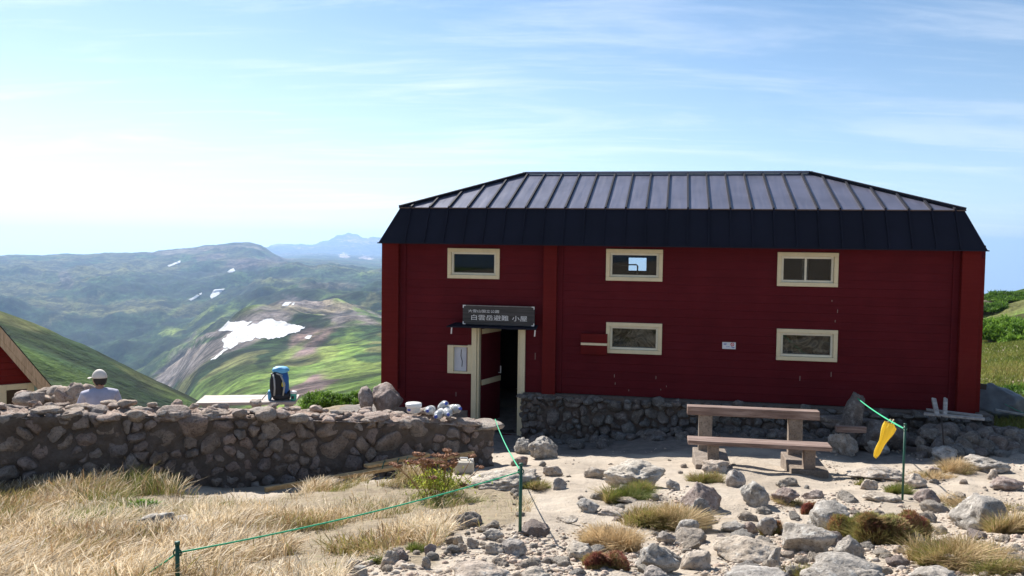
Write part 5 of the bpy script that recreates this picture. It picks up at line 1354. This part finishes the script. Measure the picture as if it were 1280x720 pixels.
    mb = MB(); V = rotz(np.array(V), TH_) + off; mb.add(V, F); br = mb.build('brim', cap, cp, smooth=True); sm = br.modifiers.new('s', 'SOLIDIFY'); sm.thickness = .006
    for sx in (-1, 1):
        base = Vector((sx * .16, .385, .62)); Jh = [tuple(base)]; Eh = []; Rh = [.03]
        for k in range(4):
            b = len(Jh); x = sx * (.16 + (.5 - .0) * 0) + (k - 1.5) * .02; l = [.075, .085, .08, .065][k]
            Jh += [(x, .43, .615), (x, .43 + l * .5, .605), (x, .43 + l * .8, .585)]; Eh += [(0, b), (b, b + 1), (b + 1, b + 2)]; Rh += [.011, .009, .008]
        b = len(Jh); Jh += [(sx * .16 - sx * .035, .41, .61), (sx * .16 - sx * .05, .44, .6)]; Eh += [(0, b), (b, b + 1)]; Rh += [.012, .009]
        skin_mesh('hand', Jh, Eh, Rh, skin, e, 1)
    zz = H(p[0], p[1]); v, f = rock_verts(4, 412, (.3, .25, .3), 8, .1); o = mesh_np('boulder', v, f, M['rock_tan']); o.location = (p[0], p[1], e.location.z + .2); tag(o, 'boulder seat under the seated person behind the wall', 'boulder')
person()

# ------------------------------------------------------------------ little red hut at the left
def small_hut():
    D = 17.0; zb = -2.2; RZ = R(38); ev0 = at(65, 487, D); axx = np.array([math.cos(RZ), math.sin(RZ)])
    def at2(px, py, _=0):
        """picture point on the gable plane -> (distance along the gable from the eave end, ., height)"""
        d = ray(px, py); nn = np.array([-axx[1], axx[0]]); t = (ev0[:2] @ nn) / (d[:2] @ nn); P = CAMP + d * t; return np.array([(P[:2] - ev0[:2]) @ axx, 0, P[2]])
    apex = at2(-70, 330); ev = at2(65, 487)
    cx = apex[0]; hwid = ev[0] - cx; e = empty('small_hut', (ev0[0] + axx[0] * cx, ev0[1] + axx[1] * cx, zb), RZ); tag(e, 'little dark red gabled hut with pale timber bargeboards cut by the left edge', 'hut')
    za = apex[2] - zb; ze = ev[2] - zb; wallw = hwid * .80; zw = ze + (za - ze) * .20 
    pass
    hole = (at2(6, 485)[0] - cx, at2(35, 485)[0] - cx, at2(20, 530)[2] - zb, at2(20, 486)[2] - zb)
    mb = MB(); z = 0.0
    while z < za - .2:
        z2 = min(z + .13, za - .2)
        def half(zz): return wallw if zz <= zw else max(.02, wallw * (za - .15 - zz) / (za - .15 - zw))
        h1, h2 = half(z), half(z2); segs = [(-1, 1)]
        if hole[2] < (z + z2) / 2 < hole[3]:
            mb.hexa([(-h1, 0, z + .005), (hole[0], 0, z + .005), (hole[0], .06, z + .005), (-h1, .06, z + .005), (-h2, 0, z2), (hole[0], 0, z2), (hole[0], .06, z2), (-h2, .06, z2)])
            if h2 > hole[1]: mb.hexa([(hole[1], 0, z + .005), (h1, 0, z + .005), (h1, .06, z + .005), (hole[1], .06, z + .005), (hole[1], 0, z2), (h2, 0, z2), (h2, .06, z2), (hole[1], .06, z2)])
        else: mb.hexa([(-h1, 0, z + .005), (h1, 0, z + .005), (h1, .06, z + .005), (-h1, .06, z + .005), (-h2, 0, z2), (h2, 0, z2), (h2, .06, z2), (-h2, .06, z2)])
        z = z2
    mb.build('gable_wall', M['red_small'], e)
    for s in (-1, 1): mb = MB(); mb.box(min(s * wallw, s * (wallw - .08)), max(s * wallw, s * (wallw - .08)), .06, 3.4, 0, zw - .05); mb.build('side_wall', M['red_small'], e)
    mb = MB(); mb.box(-wallw + .09, wallw - .09, 3.32, 3.38, 0, zw); mb.build('back_wall', M['red_small'], e)
    mb = MB(); mb.box(-wallw + .1, wallw - .1, .1, 3.3, .02, .08); mb.build('floor_boards', M['dark'], e)
    for s in (-1, 1):
        mb = MB(); a, b = Vector((0, 0, za)), Vector((s * hwid, 0, ze)); n = Vector((-(b - a).z * s, 0, (b - a).x * s)).normalized()
        if n.z < 0: n = -n
        mb.hexa([a + Vector((0, -.30, -.0)), b + Vector((0, -.30, 0)), b + Vector((0, 3.6, 0)), a + Vector((0, 3.6, 0)), a + Vector((0, -.30, .05)), b + Vector((0, -.30, .05)), b + Vector((0, 3.6, .05)), a + Vector((0, 3.6, .05))]); mb.build('roof', M['fascia'], e)
        mb = MB(); d = (b - a).normalized(); dn = Vector((0, 0, -1)); wv = .21
        pe = b + d * .03; nn = -n
        for (o0, o1, yy) in ((-.01, .115, -.345), (.118, .2, -.335)):
            mb.hexa([a + nn * o0 + Vector((0, yy, 0)), pe + nn * o0 + Vector((0, yy, 0)), pe + nn * o0 + Vector((0, yy + .03, 0)), a + nn * o0 + Vector((0, yy + .03, 0)), a + nn * o1 + Vector((0, yy, 0)), pe + nn * o1 + Vector((0, yy, 0)), pe + nn * o1 + Vector((0, yy + .03, 0)), a + nn * o1 + Vector((0, yy + .03, 0))])
        mb.build('bargeboard', M['barge'], e)
    h = hole; mb = MB(); t = .1
    mb.box(h[0] - t, h[0] + .02, -.05, .05, h[2], h[3] + t); mb.box(h[1] - .02, h[1] + t, -.05, .05, h[2], h[3] + t); mb.box(h[0] + .021, h[1] - .021, -.048, .05, h[3] - .01, h[3] + t); mb.box(h[0] - t, h[1] + t, -.052, .05, h[2] - t, h[2] - .001)
    f = mb.build('window', M['cream'], e, bevel=.005); mb = MB(); mb.box(h[0] + .02, h[1] - .02, .02, .025, h[2], h[3]); mb.build('pane', M['glass'], f)
small_hut()

# ------------------------------------------------------------------ vegetation
def m_blade(name, stops, rough=.7, trans=.35):
    n = NT(name); a = n.n('ShaderNodeAttribute', attribute_name='tint'); g = n.n('ShaderNodeNewGeometry')
    k = n.ramp(a.outputs['Fac'], stops); k = n.mix(.6, k, n.ramp(g.outputs['Random Per Island'], [(0, .6), (1, 1.3)]), 'MULTIPLY')
    n.col(k); n.rough(rough); n.b.inputs['Specular IOR Level'].default_value = .25
    tr = n.n('ShaderNodeBsdfTranslucent'); n.l(k, tr.inputs[0]); mx = n.n('ShaderNodeMixShader'); mx.inputs[0].default_value = trans
    n.l(n.b.outputs[0], mx.inputs[1]); n.l(tr.outputs[0], mx.inputs[2]); n.l(mx.outputs[0], n.out.inputs['Surface']); return n.m
DRY = [(0, (.15, .19, .035)), (.22, (.29, .30, .08)), (.34, (.27, .16, .085)), (.5, (.46, .32, .165)), (.74, (.62, .48, .30)), (1, (.78, .67, .50))]
M['dry_blade'] = m_blade('dry_blade', DRY, .6, .4)
M['tuft_blade'] = m_blade('tuft_blade', [(0, (.15, .19, .035)), (.35, (.27, .27, .07)), (.6, (.36, .25, .11)), (1, (.66, .50, .29))], .7, .35)
M['heath_leaf'] = m_blade('heath_leaf', [(0, (.24, .25, .075)), (.4, (.42, .33, .13)), (.75, (.42, .20, .12)), (1, (.30, .10, .08))], .7, .25)
M['bush_leaf'] = m_blade('bush_leaf', [(0, (.03, .07, .012)), (.5, (.09, .19, .02)), (1, (.22, .36, .05))], .6, .35)
def blades(P, L, lean, wid, tint, head=None, seg=3, curl=.6, seed=1):
    """curved blades: returns V, F, tint per vertex. P (n,3), L, lean (n,2), wid, tint (n)"""
    g = np.random.default_rng(seed); n = len(P); az = g.uniform(0, 2 * np.pi, n); sx = np.stack([np.cos(az), np.sin(az), np.zeros(n)], 1)
    rows = []; ts = np.linspace(0, 1, seg + 1)
    for t in ts:
        c = P + np.stack([lean[:, 0] * L * t ** (1 + curl), lean[:, 1] * L * t ** (1 + curl), L * t * (1 - .25 * t * np.hypot(lean[:, 0], lean[:, 1]))], 1)
        w = wid * (1 - t * .85)
        if head is not None: w = w + head * np.exp(-((t - .85) / .14) ** 2)
        rows.append(c - sx * w[:, None]); rows.append(c + sx * w[:, None])
    V = np.stack(rows, 1); m = V.shape[1]; base = (np.arange(n) * m)[:, None]
    F = np.concatenate([np.stack([base[:, 0] + 2 * k, base[:, 0] + 2 * k + 1, base[:, 0] + 2 * k + 3, base[:, 0] + 2 * k + 2], 1) for k in range(seg)])
    T_ = np.repeat(tint, m).reshape(n, m)
    return V.reshape(-1, 3), F, T_.ravel()
def grass_field():
    g = np.random.default_rng(9); N = 620000
    x = g.uniform(-9.5, 1.0, N); y = g.uniform(3.2, 11.6, N); keep = g.uniform(0, 1, N) < np.clip(6.5 / y, .45, 1) ; x, y = x[keep], y[keep]
    z = hgt(x, y); px, py, d = to_px(x, y, z); m = soft_poly(px, py, GRASS_POLY, 14, 30) & (px > -60) & (py < 800)
    kq = ground(222, 735)[0]; m &= ((x - kq[0] * .97) ** 2 + ((y - kq[1] + .25) * .6) ** 2) > .17 ** 2
    # keep the wall foot and the rocks clear
    s = (np.stack([x, y], 1) - A0) @ nw; m &= s > .12
    for b in rock_boxes:
        m &= ((x - b[0]) ** 2 + (y - b[1] + b[2] * .6) ** 2) > (b[2] * 1.05) ** 2
    n1 = fbm2(x / .55, y / .55, 4, 51); n2 = fbm2(x / 1.6, y / 1.6, 3, 52)
    thin = np.where((px > 225) & (px < 330) & (py < 640), .35, 1.0) * np.clip(.62 + n1 * 2.2, .03, 1); m &= g.uniform(0, 1, len(x)) < thin
    x, y, z, n1, n2, px, py, d = [a[m] for a in (x, y, z, n1, n2, px, py, d)]; n = len(x); print('blades', n)
    green = sstep(.15, .55, n2 * 1.0 + n1 * .5 + .25 * np.exp(-((px - 170) / 90) ** 2 - ((py - 630) / 18) ** 2) * 2 + .5 * np.exp(-((px - 500) / 90) ** 2 - ((py - 628) / 16) ** 2) + .3 * np.exp(-((px - 450) / 50) ** 2 - ((py - 615) / 10) ** 2))
    green = np.clip(green + .35 * sstep(.1, .4, fbm2(x / .35, y / .35, 3, 88)) * (1 - sstep(655, 690, py)) , 0, 1); green *= 1 - .8 * sstep(650, 690, py) * (px < 400)
    green = np.clip(green + .12 + .9 * np.exp(-((px - 175) / 60) ** 2 - ((py - 628) / 14) ** 2) + .8 * np.exp(-((px - 510) / 80) ** 2 - ((py - 625) / 14) ** 2) + .6 * np.exp(-((px - 620) / 30) ** 2 - ((py - 625) / 18) ** 2), 0, 1); gr = g.uniform(0, 1, n) < green * .9
    tint = np.where(gr, g.uniform(0, .25, n), np.clip(.66 + .5 * fbm2(x / .8, y / .8, 3, 77) + .2 * n1 + g.normal(0, .24, n), .27, 1))
    mound = np.exp(-((px - 165) / 75) ** 2 - ((py - 612) / 16) ** 2)
    L = (.045 + .105 * g.uniform(0, 1, n) ** 1.3 + .065 * n1) * (1 + .9 * mound); L = np.maximum(L, .025); L = np.where(gr, L * .8, L)
    clump = np.stack([fbm2(x / .3, y / .3, 2, 61), fbm2(x / .3 + 9, y / .3, 2, 62)], 1) * .55
    lean = clump * 1.2 + g.normal(0, .42, (n, 2)) + np.array([.2, -.05])
    head = np.where(gr, 0, .002 + .0055 * g.uniform(0, 1, n) ** 3)
    V, F, T_ = blades(np.stack([x, y, z - .01], 1), L, lean,   .0009 + .0012 * g.uniform(0, 1, n) + d * .0001, tint, head, 4, .7)
    o = mesh_np('dry_grass', V, F, M['dry_blade'], smooth=False, attrs={'tint': ('POINT', 'FLOAT', T_)}); tag(o, kind='stuff')
grass_field()
def tuft(px, py, wpx, hpx, kind, label, n=2500, seed=1, name='grass_tuft', t0=.5, tv=.25, cat='grass tuft', gold=0):
    Q, t = ground(px, py); g = np.random.default_rng(seed); W = wpx * t / FPX; D = W * .75; Hh = hpx * t / FPX * (.72 if kind == 'grass' else .66)
    fwd = np.array([Q[0], Q[1]]) / math.hypot(Q[0], Q[1]); c = np.array([Q[0], Q[1]]) + fwd * D * .4
    n = int(n * (1.7 if kind == 'grass' else 1)); a = g.uniform(0, 2 * np.pi, n); r = np.sqrt(g.uniform(0, 1, n)); lob = 1 + .25 * np.sin(3 * a + seed) + .15 * np.sin(5 * a + seed * 2)
    x = c[0] + np.cos(a) * r * W / 2 * lob * .9; y = c[1] + np.sin(a) * r * D / 2 * lob * .9; z = hgt(x, y)
    dome = np.sqrt(np.clip(1 - r * r, 0, 1)); n1 = fbm2(x / .14, y / .14, 3, seed)
    tint = np.clip(t0 + tv * n1 * 1.8 + g.normal(0, .24, n), 0, 1)
    if kind == 'grass':
        cl = fbm2(x / .07, y / .07, 2, seed + 5); kp = g.uniform(0, 1, n) < np.clip(1.15 - r ** 3 + cl * .5, .15, 1)
        L = Hh * (.34 + .42 * dome) * g.uniform(.3, 1.3, n) * (1 + .45 * n1) * kp; cx2 = np.stack([fbm2(x / .09, y / .09, 2, seed + 8), fbm2(x / .09 + 7, y / .09, 2, seed + 9)], 1) * .8; lean = np.stack([np.cos(a), np.sin(a)], 1) * (r * .5)[:, None] + cx2 + g.normal(0, .45, (n, 2)) + np.array([.12, 0])
        V, F, T_ = blades(np.stack([x, y, z - .01], 1), L, lean, .0016 + .0022 * g.uniform(0, 1, n) ** 2, tint, .0018 * np.ones(n), 3, .6, seed); mat = M['tuft_blade']
    else:
        # cushion of tiny leaves on short twigs
        tint = np.clip(tint + .12 * n1 + .25 * fbm2(x / .025, y / .025, 2, seed + 4), 0, 1); hh = Hh * (.1 + .9 * dome ** .7) * (1 + .3 * n1); zz = z + hh * g.uniform(.0, 1.0, n) ** .3
        zz = zz + .02 * fbm2(x / .04, y / .04, 2, seed); V, F, T_ = blades(np.stack([x, y, zz], 1), np.full(n, .02) * g.uniform(.5, 1.6, n), g.normal(0, .6, (n, 2)), .0035 * g.uniform(.6, 1.5, n), tint, None, 2, .2, seed)
        b = blades(np.stack([x[::9], y[::9], z[::9]], 1), hh[::9] * .9, g.normal(0, .5, (len(x[::9]), 2)), .003 * np.ones(len(x[::9])), tint[::9] * .5, None, 2, .2, seed + 1)
        F = np.concatenate([F, b[1] + len(V)]); V = np.concatenate([V, b[0]]); T_ = np.concatenate([T_, b[2]]); mat = M['heath_leaf']
    o = mesh_np(name, V, F, mat, smooth=False, attrs={'tint': ('POINT', 'FLOAT', T_)}, loc=(c[0], c[1], H(c[0], c[1]))); tag(o, label, cat); return o
tuft(783, 627, 66, 36, 'grass', 'bright green grass tuft in front of the large domed boulder', 4200, 3, t0=.22)
tuft(828, 663, 100, 52, 'grass', 'large brown green grass mound left of the craggy grey boulder', 9000, 4, t0=.7)
tuft(768, 688, 78, 36, 'grass', 'loose straw coloured grass left of the large lichen boulder', 3800, 5, t0=.75)
tuft(802, 612, 24, 22, 'grass', 'little dark green tuft leaning on the domed boulder', 800, 24, t0=.35)
tuft(884, 604, 42, 24, 'grass', 'olive grass tuft under the pale rounded boulder by the bench', 2500, 6, t0=.45)
tuft(1100, 680, 110, 58, 'heath', 'reddish heath cushion between boulders below the right stake', 60000, 7, 'heath_cushion', .3, .34, 'heath')
tuft(1190, 712, 110, 62, 'grass', 'golden and green long grass at the bottom right', 8500, 8, t0=.62)
tuft(1262, 668, 60, 46, 'grass', 'brown grass right of the biggest boulder', 3500, 9, t0=.6)
tuft(1123, 617, 34, 28, 'grass', 'yellow green grass around the foot of the tall stake', 1800, 10, t0=.3)
tuft(1193, 592, 48, 24, 'grass', 'dry rusty grass at the shadow edge near the thin pole', 2200, 11, t0=.75)
tuft(672, 612, 36, 20, 'grass', 'dark green tuft growing against the long flat slab', 1500, 12, t0=.25)
tuft(1078, 607, 20, 14, 'grass', 'small green tuft below the long low boulder', 700, 13, t0=.15)
tuft(985, 632, 44, 20, 'grass', 'short dry grass around the brownish stone', 1600, 14, t0=.8)
tuft(1245, 722, 80, 34, 'grass', 'short olive grass in the bottom right corner', 3500, 15, t0=.45)
tuft(1222, 660, 60, 20, 'grass', 'tan grass growing in front of the biggest boulder', 2200, 16, t0=.8)
tuft(1020, 645, 34, 16, 'heath', 'low dark red heath behind the broad rounded boulder', 9000, 17, 'heath_cushion', .6, .3, 'heath')
tuft(965, 670, 26, 18, 'heath', 'small dark red heath beside the dark upright stone', 6000, 18, 'heath_cushion', .65, .25, 'heath')
tuft(1005, 722, 50, 22, 'grass', 'thin pale grass left of the very large dark boulder', 900, 19, t0=.3)
tuft(606, 600, 26, 16, 'grass', 'fresh green tuft at the end of the stone wall', 900, 20, t0=.05)
tuft(275, 636, 26, 14, 'grass', 'fresh green tuft right of the mound near the wall foot', 900, 21, t0=.05)
tuft(470, 706, 26, 18, 'grass', 'green tuft above the pale stone at the grass tip', 700, 22, t0=.1)
tuft(520, 690, 24, 18, 'grass', 'green tuft on the lower edge of the dry grass', 700, 25, t0=.1)
tuft(1160, 600, 60, 18, 'grass', 'sparse tan grass between the stones right of the stake', 1200, 26, t0=.7)
tuft(1225, 640, 130, 20, 'grass', 'sparse dry grass behind the biggest boulder', 2600, 27, t0=.75)
tuft(756, 712, 60, 18, 'heath', 'low brownish mat of heath under the straw coloured grass', 12000, 28, 'heath_cushion', .4, .35, 'heath')
# leafy green patch in the dry grass
def leafy(px, py, wpx, hpx, label, n, seed, name, leaf=.018, cat='plant', mat='bush_leaf', t0=.8):
    Q, t = ground(px, py); g = np.random.default_rng(seed); W = wpx * t / FPX; Hh = hpx * t / FPX
    a = g.normal(0, 1, (n, 3)); a /= np.linalg.norm(a, axis=1)[:, None]; r = g.uniform(.3, 1, n) ** .4
    P = a * r[:, None] * np.array([W / 2, W / 2.6, Hh / 2]) * (1 + .3 * fbm(a * 2 + seed, 3, seed))[:, None] + np.array([0, 0, Hh * .45])
    z = np.clip(P[:, 2] / Hh, 0, 1)
    V, F, T_ = blades(P, np.full(n, leaf) * g.uniform(.6, 1.5, n), g.normal(0, 1.0, (n, 2)), leaf * .35 * np.ones(n), np.clip(t0 * z + .15 + g.normal(0, .12, n), 0, 1), None, 2, .2, seed)
    e = empty(name, tuple(Q)); mesh_np('foliage', V, F, M[mat], e, False, attrs={'tint': ('POINT', 'FLOAT', T_)}); tag(e, label, cat)
    mb = MB()
    for k in range(7): q = a[k] * np.array([W / 3, W / 4, 0]) ; mb.tube([(0, 0, 0), (q[0] * .5, q[1] * .5, Hh * .3), (q[0], q[1], Hh * .62)], [.006, .005, .003], 5)
    mb.build('stem', M['timber_dark'], e); return e
leafy(178, 645, 34, 20, 'bright green leafy plant in the middle of the dry grass mound', 500, 31, 'leafy_plant', .03)
leafy(64, 668, 16, 12, 'tiny green leafy plant below the dark brown stone', 160, 32, 'leafy_plant', .025)
# withered umbel plant
def umbel():
    Q, t = ground(548, 622); e = empty('withered_plant', tuple(Q)); tag(e, 'withered plant with rusty brown flower heads above yellow green leaves by the canister', 'plant')
    g = np.random.default_rng(77); fl = Bag(); stems = MB(); lv = []
    for k in range(34):
        px = 505 + 75 * g.uniform(); py = 560 + 55 * g.uniform() ** 1.1
        if k < 22: px = 530 + 38 * g.normal() * .6; py = 563 + 22 * g.uniform()
        p = Vector(at(px, py, t + g.uniform(-.2, .25))) - Vector(Q); b = Vector((p.x * .35, p.y * .4, .0)); p.z = max(p.z, .08); stems.tube([b, b.lerp(p, .5) + Vector((.01, 0, .02)), p], [.004, .0035, .003], 5)
        v, f = rock_verts(2, 1200 + k, (.03, .03, .013), 3, .5); v = v * g.uniform(.7, 1.3); fl.add(v + np.array(p), f)
        for j in range(26):
            a = g.uniform(0, 6.28); rr = .042 * g.uniform() ** .5; q, ff = ICO[1]; fl.add(q * .008 + np.array(p) + (math.cos(a) * rr, math.sin(a) * rr, .014 * g.uniform()), ff)
    fl.build('flower_head', [m_plain('rusty_umbel', (.3, .15, .085), .9, var=.5, scale=30)], e); stems.build('stem', m_plain('rusty_stem', (.3, .17, .08), .8), e)
    n = 800; P = g.normal(0, 1, (n, 3)) * np.array([.12, .10, .06]) + np.array([.0, 0, .14]); P[:, 2] = np.abs(P[:, 2])
    V, F, T_ = blades(P, np.full(n, .035) * g.uniform(.5, 1.4, n), g.normal(0, .9, (n, 2)), .008 * np.ones(n), np.clip(g.normal(.75, .2, n), 0, 1), None, 2, .2, 5)
    mesh_np('foliage', V, F, m_blade('yellow_leaf', [(0, (.08, .16, .02)), (.6, (.32, .4, .05)), (1, (.6, .6, .1))]), e, False, attrs={'tint': ('POINT', 'FLOAT', T_)})
umbel()
# green pine bush beyond the wall
def pine_bush(c, W, D, Hh, label, n, seed, leaf, t0=.75):
    g = np.random.default_rng(seed); a = g.normal(0, 1, (n, 3)); a[:, 2] = np.abs(a[:, 2]); a /= np.linalg.norm(a, axis=1)[:, None]; r = g.uniform(.55, 1, n) ** .5
    lump = 1 + .35 * fbm(a * 3 + seed, 4, seed)
    P = a * (r * lump)[:, None] * np.array([W / 2, D / 2, Hh]); h = r * lump
    tint = np.clip(t0 * (h - .3) + .35 * fbm(a * 7 + seed, 2, seed + 3) + g.normal(0, .1, n) + .1, 0, 1)
    V, F, T_ = blades(P, np.full(n, leaf) * g.uniform(.6, 1.5, n), g.normal(0, .7, (n, 2)), leaf * .25 * np.ones(n), tint, None, 2, .2, seed)
    e = empty('dwarf_pine', tuple(c)); mesh_np('foliage', V, F, M['bush_leaf'], e, False, attrs={'tint': ('POINT', 'FLOAT', T_)}); tag(e, label, 'bush')
    v, f = ICO[3]; q = v * np.array([W / 2, D / 2, Hh]) * .72; q = q * (1 + .2 * fbm(v * 3 + seed, 3, seed))[:, None]; mesh_np('branches', q, f, M['timber_dark'], e)
p = at(405, 506, 21.0); pine_bush((p[0], p[1], p[2] - .15), 1.1, 1.2, .42, 'low bright green pine bush just beyond the wall right of the backpack', 9000, 5, .05)
p = at(440, 506, 21.0); pine_bush((p[0], p[1], p[2] - .15), .9, 1.2, .44, 'low bright green pine bush left of the hut corner boulders', 8000, 6, .05)
for i, (px, py, d, W, h_, lb) in enumerate(((1244, 405, 60, 4.0, 1.1, 'round dwarf pine at the right edge of the hut on the meadow'), (1274, 412, 56, 5.5, 1.35, 'largest pale green dwarf pine on the right meadow'), (1240, 388, 92, 7, .8, 'dark green dwarf pine band on the slope left above the pale ones'), (1272, 383, 98, 9, .8, 'dark green dwarf pine band on the slope at the right edge'), (1270, 512, 19.5, 2.4, .42, 'dark low bush behind the tarpaulin heap'), (1300, 425, 54, 5, 1.3, 'pale dwarf pine cut by the right edge of the picture'))):
    p = at(px, py + 12, d); pine_bush((p[0], p[1], H(p[0], p[1]) - .1), W, W * .8, h_, lb, 9000 if d > 30 else 5000, 40 + i, .22 if d > 30 else .06, .55 if 'dark' in lb else .95)
# meadow grass on the right and on the near left bank
def meadow():
    g = np.random.default_rng(19); n = 26000; az = np.arctan((g.uniform(1225, 1340, n) - 640) / FPX); r = 15 + 60 * g.uniform(0, 1, n) ** 1.3
    x, y = r * np.sin(az), r * np.cos(az); z = hgt(x, y); V, F, T_ = blades(np.stack([x, y, z], 1), .1 + .12 * g.uniform(0, 1, n), g.normal(0, .4, (n, 2)), .004 + r * .0005, np.clip(.16 + .3 * fbm2(x / 3, y / 3, 3, 3) + g.normal(0, .12, n), 0, 1), None, 2, .4, 3)
    o = mesh_np('meadow_grass', V, F, M['tuft_blade'], smooth=False, attrs={'tint': ('POINT', 'FLOAT', T_)}); tag(o, kind='stuff')
meadow()

# ------------------------------------------------------------------ haze
def haze():
    mb = MB(); S = 21500; mb.box(-S, S, -S, S, -1100, 330); n = NT('haze_air'); n.t.nodes.remove(n.b)
    v = n.n('ShaderNodeVolumePrincipled'); v.inputs['Color'].default_value = (.42, .64, 1, 1); v.inputs['Density'].default_value = 7.6e-5; v.inputs['Anisotropy'].default_value = .45
    n.l(v.outputs[0], n.out.inputs['Volume']); o = mb.build('haze', n.m); tag(o, kind='stuff'); o.display_type = 'WIRE'
haze()

# ------------------------------------------------------------------ light and sky
SUN_EL, SUN_AZ = R(41), R(-33)       # azimuth from +Y, negative = left
sd = Vector((math.sin(SUN_AZ) * math.cos(SUN_EL), math.cos(SUN_AZ) * math.cos(SUN_EL), math.sin(SUN_EL)))
L = bpy.data.lights.new('sun', 'SUN'); L.energy = 5.0; L.angle = R(.53); L.color = (1, .95, .88); lo = bpy.data.objects.new('sun', L); COL.objects.link(lo); lo.rotation_euler = sd.to_track_quat('Z', 'Y').to_euler()
w = bpy.data.worlds.new('World'); sc.world = w; w.use_nodes = True; t = w.node_tree; t.nodes.clear()
out = t.nodes.new('ShaderNodeOutputWorld'); bg = t.nodes.new('ShaderNodeBackground'); sky = t.nodes.new('ShaderNodeTexSky'); sky.sky_type = 'NISHITA'; sky.sun_disc = False; sky.sun_elevation = SUN_EL; sky.sun_rotation = SUN_AZ; sky.altitude = 1500; sky.air_density = 1.0; sky.dust_density = 1.0; sky.ozone_density = 2.0
tc = t.nodes.new('ShaderNodeTexCoord'); sx = t.nodes.new('ShaderNodeSeparateXYZ'); t.links.new(tc.outputs['Generated'], sx.inputs[0])
def mth(op, a, b=0, c=0):
    n = t.nodes.new('ShaderNodeMath'); n.operation = op
    for i, v in enumerate((a, b, c)):
        if isinstance(v, (int, float)): n.inputs[i].default_value = v
        else: t.links.new(v, n.inputs[i])
    return n.outputs[0]
zz = mth('MAXIMUM', sx.outputs[2], .015); cb = t.nodes.new('ShaderNodeCombineXYZ'); t.links.new(sx.outputs[0], cb.inputs[0]); t.links.new(sx.outputs[1], cb.inputs[1]); t.links.new(zz, cb.inputs[2]); t.links.new(cb.outputs[0], sky.inputs[0])
# thin cirrus on a plane high above: divide by the elevation
zd = mth('ADD', zz, .10); cx_ = mth('DIVIDE', sx.outputs[0], zd); cy2 = mth('DIVIDE', sx.outputs[1], zd); c2 = t.nodes.new('ShaderNodeCombineXYZ'); t.links.new(cx_, c2.inputs[0]); t.links.new(cy2, c2.inputs[1])
def cloud(scale, rot, stretch, lo_, hi_, seed, det=9, dist=.6):
    mp = t.nodes.new('ShaderNodeMapping'); mp.inputs['Rotation'].default_value = (0, 0, R(rot)); mp.inputs['Scale'].default_value = (scale, scale * stretch, 1); mp.inputs['Location'].default_value = (seed, seed * .7, 0); t.links.new(c2.outputs[0], mp.inputs[0])
    n = t.nodes.new('ShaderNodeTexNoise'); n.inputs['Scale'].default_value = 1; n.inputs['Detail'].default_value = det; n.inputs['Roughness'].default_value = .62; n.inputs['Distortion'].default_value = dist; t.links.new(mp.outputs[0], n.inputs['Vector'])
    r = t.nodes.new('ShaderNodeMapRange'); r.interpolation_type = 'SMOOTHSTEP'; r.inputs[1].default_value = lo_; r.inputs[2].default_value = hi_; t.links.new(n.outputs['Fac'], r.inputs[0]); return r.outputs[0]
ca_ = cloud(.45, 10, 3.2, .47, .70, 3.1); cb_ = cloud(1.5, -8, 5, .50, .74, 8.4); cover = mth('ADD', mth('MULTIPLY', ca_, .34), mth('MULTIPLY', cb_, .12))
# the veil is denser towards the sun side and the horizon
side = mth('MULTIPLY_ADD', sx.outputs[0], -.9, .42)
side = mth('MAXIMUM', side, .15); cover = mth('MULTIPLY', cover, mth('MINIMUM', mth('ADD', side, .45), 1.0))
hz_ = mth('SUBTRACT', 1.0, mth('DIVIDE', zz, .34)); hz_ = mth('MAXIMUM', hz_, 0); hz_ = mth('POWER', hz_, 1.6); veil = mth('MULTIPLY', hz_, mth('MULTIPLY_ADD', side, .62, .14)); cover = mth('MINIMUM', mth('ADD', cover, veil), .95)
mx = t.nodes.new('ShaderNodeMix'); mx.data_type = 'RGBA'; t.links.new(cover, mx.inputs[0]); tn = t.nodes.new('ShaderNodeMix'); tn.data_type = 'RGBA'; tn.blend_type = 'MULTIPLY'; tn.inputs[0].default_value = 1; t.links.new(sky.outputs[0], tn.inputs[6]); tn.inputs[7].default_value = (1.05, 1.22, 1.28, 1); t.links.new(tn.outputs[2], mx.inputs[6]); mx.inputs[7].default_value = (13.0, 13.1, 13.2, 1)
t.links.new(mx.outputs[2], bg.inputs[0]); bg.inputs[1].default_value = .059; t.links.new(bg.outputs[0], out.inputs[0])

# ------------------------------------------------------------------ camera and output
cam = bpy.data.cameras.new('camera'); cam.lens = 30; cam.sensor_width = 36; cam.clip_start = .05; cam.clip_end = 200000
co = bpy.data.objects.new('camera', cam); COL.objects.link(co)
Mx = Matrix(((RT[0], UP[0], -FW[0], CAMP[0]), (RT[1], UP[1], -FW[1], CAMP[1]), (RT[2], UP[2], -FW[2], CAMP[2]), (0, 0, 0, 1))); co.matrix_world = Mx
sc.camera = co
sc.view_settings.view_transform = 'Standard'; sc.view_settings.look = 'None'; sc.view_settings.exposure = .82; sc.view_settings.gamma = 1
sc.render.engine = 'CYCLES'; sc.cycles.max_bounces = 6; sc.cycles.diffuse_bounces = 3; sc.cycles.glossy_bounces = 3; sc.cycles.transmission_bounces = 4; sc.cycles.transparent_max_bounces = 8; sc.cycles.volume_bounces = 2
sc.cycles.use_denoising = True; sc.cycles.caustics_reflective = False; sc.cycles.caustics_refractive = False

for o in sc.objects:
    if o.parent is None and o.get('label') and not o.get('kind'): o['kind'] = 'thing'
